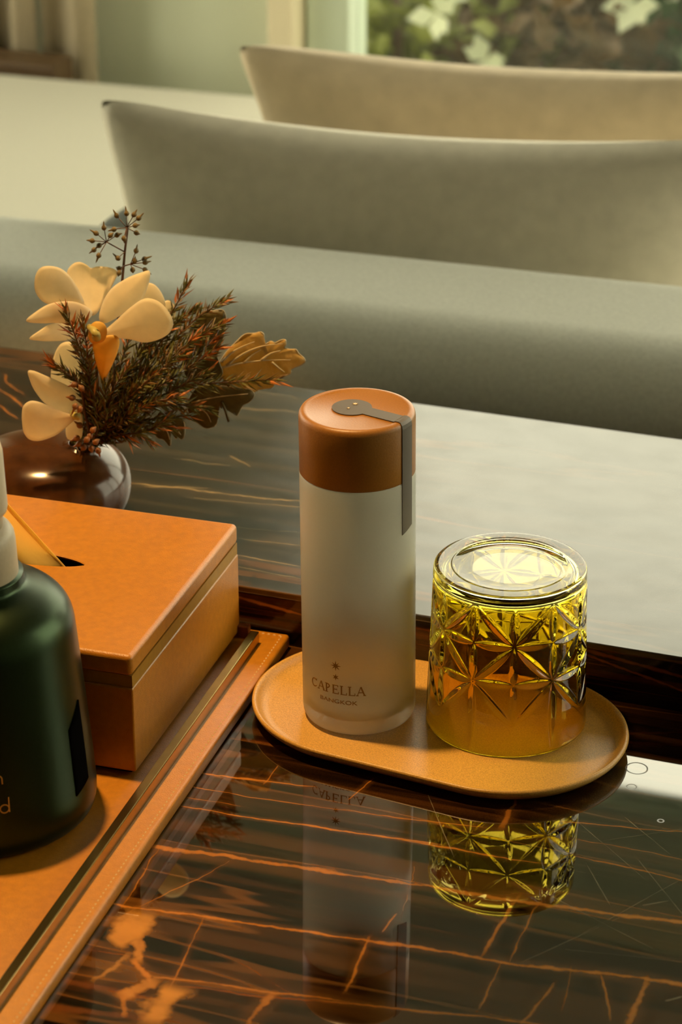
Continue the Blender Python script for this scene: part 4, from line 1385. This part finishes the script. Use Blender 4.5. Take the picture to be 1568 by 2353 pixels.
def shrub(u, v, h, r, m, label, n=420, bloom=0, ls=0.055, cat='shrub', group=None, trunk=0.0):
    t = tag(empty('garden_shrub' if cat == 'shrub' else 'garden_tree', W(u, v, FL - .05), TH), label, cat, group)
    vs3, fs3 = [], []
    for i in range(n):
        d = Vector((random.gauss(0, 1), random.gauss(0, 1), random.gauss(0, 1))).normalized() * random.uniform(0.55, 1.0)
        c = Vector((d.x * r, d.y * r, trunk + (h - trunk) * (0.5 + 0.5 * d.z)))
        a = Vector((random.gauss(0, 1), random.gauss(0, 1), random.gauss(0, .6))).normalized() * ls * random.uniform(.4, 1.0)
        b = a.cross(Vector((random.gauss(0, 1), random.gauss(0, 1), random.gauss(0, 1)))).normalized() * ls * 0.42
        k = len(vs3); nn_ = a.cross(b).normalized() * ls * .1
        vs3 += [c - a, c - a * .2 + b, c + a, c - a * .2 - b, c + nn_]
        fs3 += [(k, k + 1, k + 4), (k + 1, k + 2, k + 4), (k + 2, k + 3, k + 4), (k + 3, k, k + 4)]
    o = mesh_obj('foliage', vs3, fs3, m, t, False); o['kind'] = 'stuff'
    st = []
    sv3, sf3 = [], []
    for k in range(1 if trunk else 5):
        e = Vector((random.uniform(-.5, .5) * r, random.uniform(-.5, .5) * r, h * .75)) if not trunk else Vector((0, 0, trunk + .4))
        a, b = tube_vf([(0, 0, 0), e * .5 + Vector((0.02, 0.01, 0)), e], 0.012 if not trunk else .09, 0.005 if not trunk else .05, 6, len(sv3)); sv3 += a; sf3 += b
    mesh_obj('trunk', sv3, sf3, M['wood_dark'], t)
    if bloom:
        for k in range(bloom):
            d = Vector((random.gauss(0, 1), -abs(random.gauss(0, 1)), random.gauss(0, 1) + .3)).normalized()
            c = Vector((d.x * r, d.y * r, h * (0.5 + 0.5 * d.z)))
            bv, bf = [], []
            for q in range(5):
                a = q * 2 * PI / 5 + random.random(); rr = random.uniform(.035, .055)
                e1 = Vector((math.cos(a), -.3, math.sin(a))) * rr; e2 = Vector((math.cos(a + .6), -.25, math.sin(a + .6))) * rr * .6; e3 = Vector((math.cos(a - .6), -.25, math.sin(a - .6))) * rr * .6
                kk = len(bv); bv += [c, c + e2, c + e1, c + e3]; bf += [(kk, kk + 1, kk + 2), (kk, kk + 2, kk + 3)]
            mesh_obj('bloom', bv, bf, M['bloom'], t, False)
    return t


SH = [
    (-0.95, 3.05, 0.62, 0.34, 'foliage_b', 'yellow green leafy shrub low at the left of the garden window', 9),
    (-0.55, 3.15, 0.60, 0.30, 'foliage_d', 'russet leaved shrub beside the yellow green one outside the window', 3),
    (-0.22, 3.10, 0.58, 0.32, 'foliage_a', 'deep green shrub with pale blooms in the middle of the garden window', 14),
    (0.16, 3.05, 0.62, 0.30, 'foliage_d', 'russet leaved shrub at the right edge of the garden view', 2),
    (0.55, 3.15, 0.70, 0.34, 'foliage_c', 'blue green shrub with pale blooms right of the russet shrub', 10),
    (-1.05, 3.75, 0.85, 0.42, 'foliage_c', 'taller blue green shrub in the second row behind the yellow green shrub', 12),
    (-0.45, 3.80, 0.85, 0.42, 'foliage_a', 'taller deep green shrub in the second row behind the russet shrub', 14),
    (0.15, 3.80, 0.85, 0.42, 'foliage_c', 'taller blue green shrub with many blooms behind the right russet shrub', 16),
    (0.80, 3.90, 0.90, 0.42, 'foliage_a', 'taller deep green shrub at the far right of the second row', 8),
    (-1.2, 4.8, 1.15, 0.6, 'foliage_a', 'broad deep green shrub in the third row at left', 6),
    (-0.1, 4.9, 1.2, 0.6, 'foliage_c', 'broad blue green shrub in the third row at centre', 10),
    (1.0, 4.9, 1.15, 0.6, 'foliage_a', 'broad deep green shrub in the third row at right', 6),
]
for (u, v, h, r, m_, lb, bl) in SH: shrub(u, v, h, r, M[m_], lb, 1100, bl)
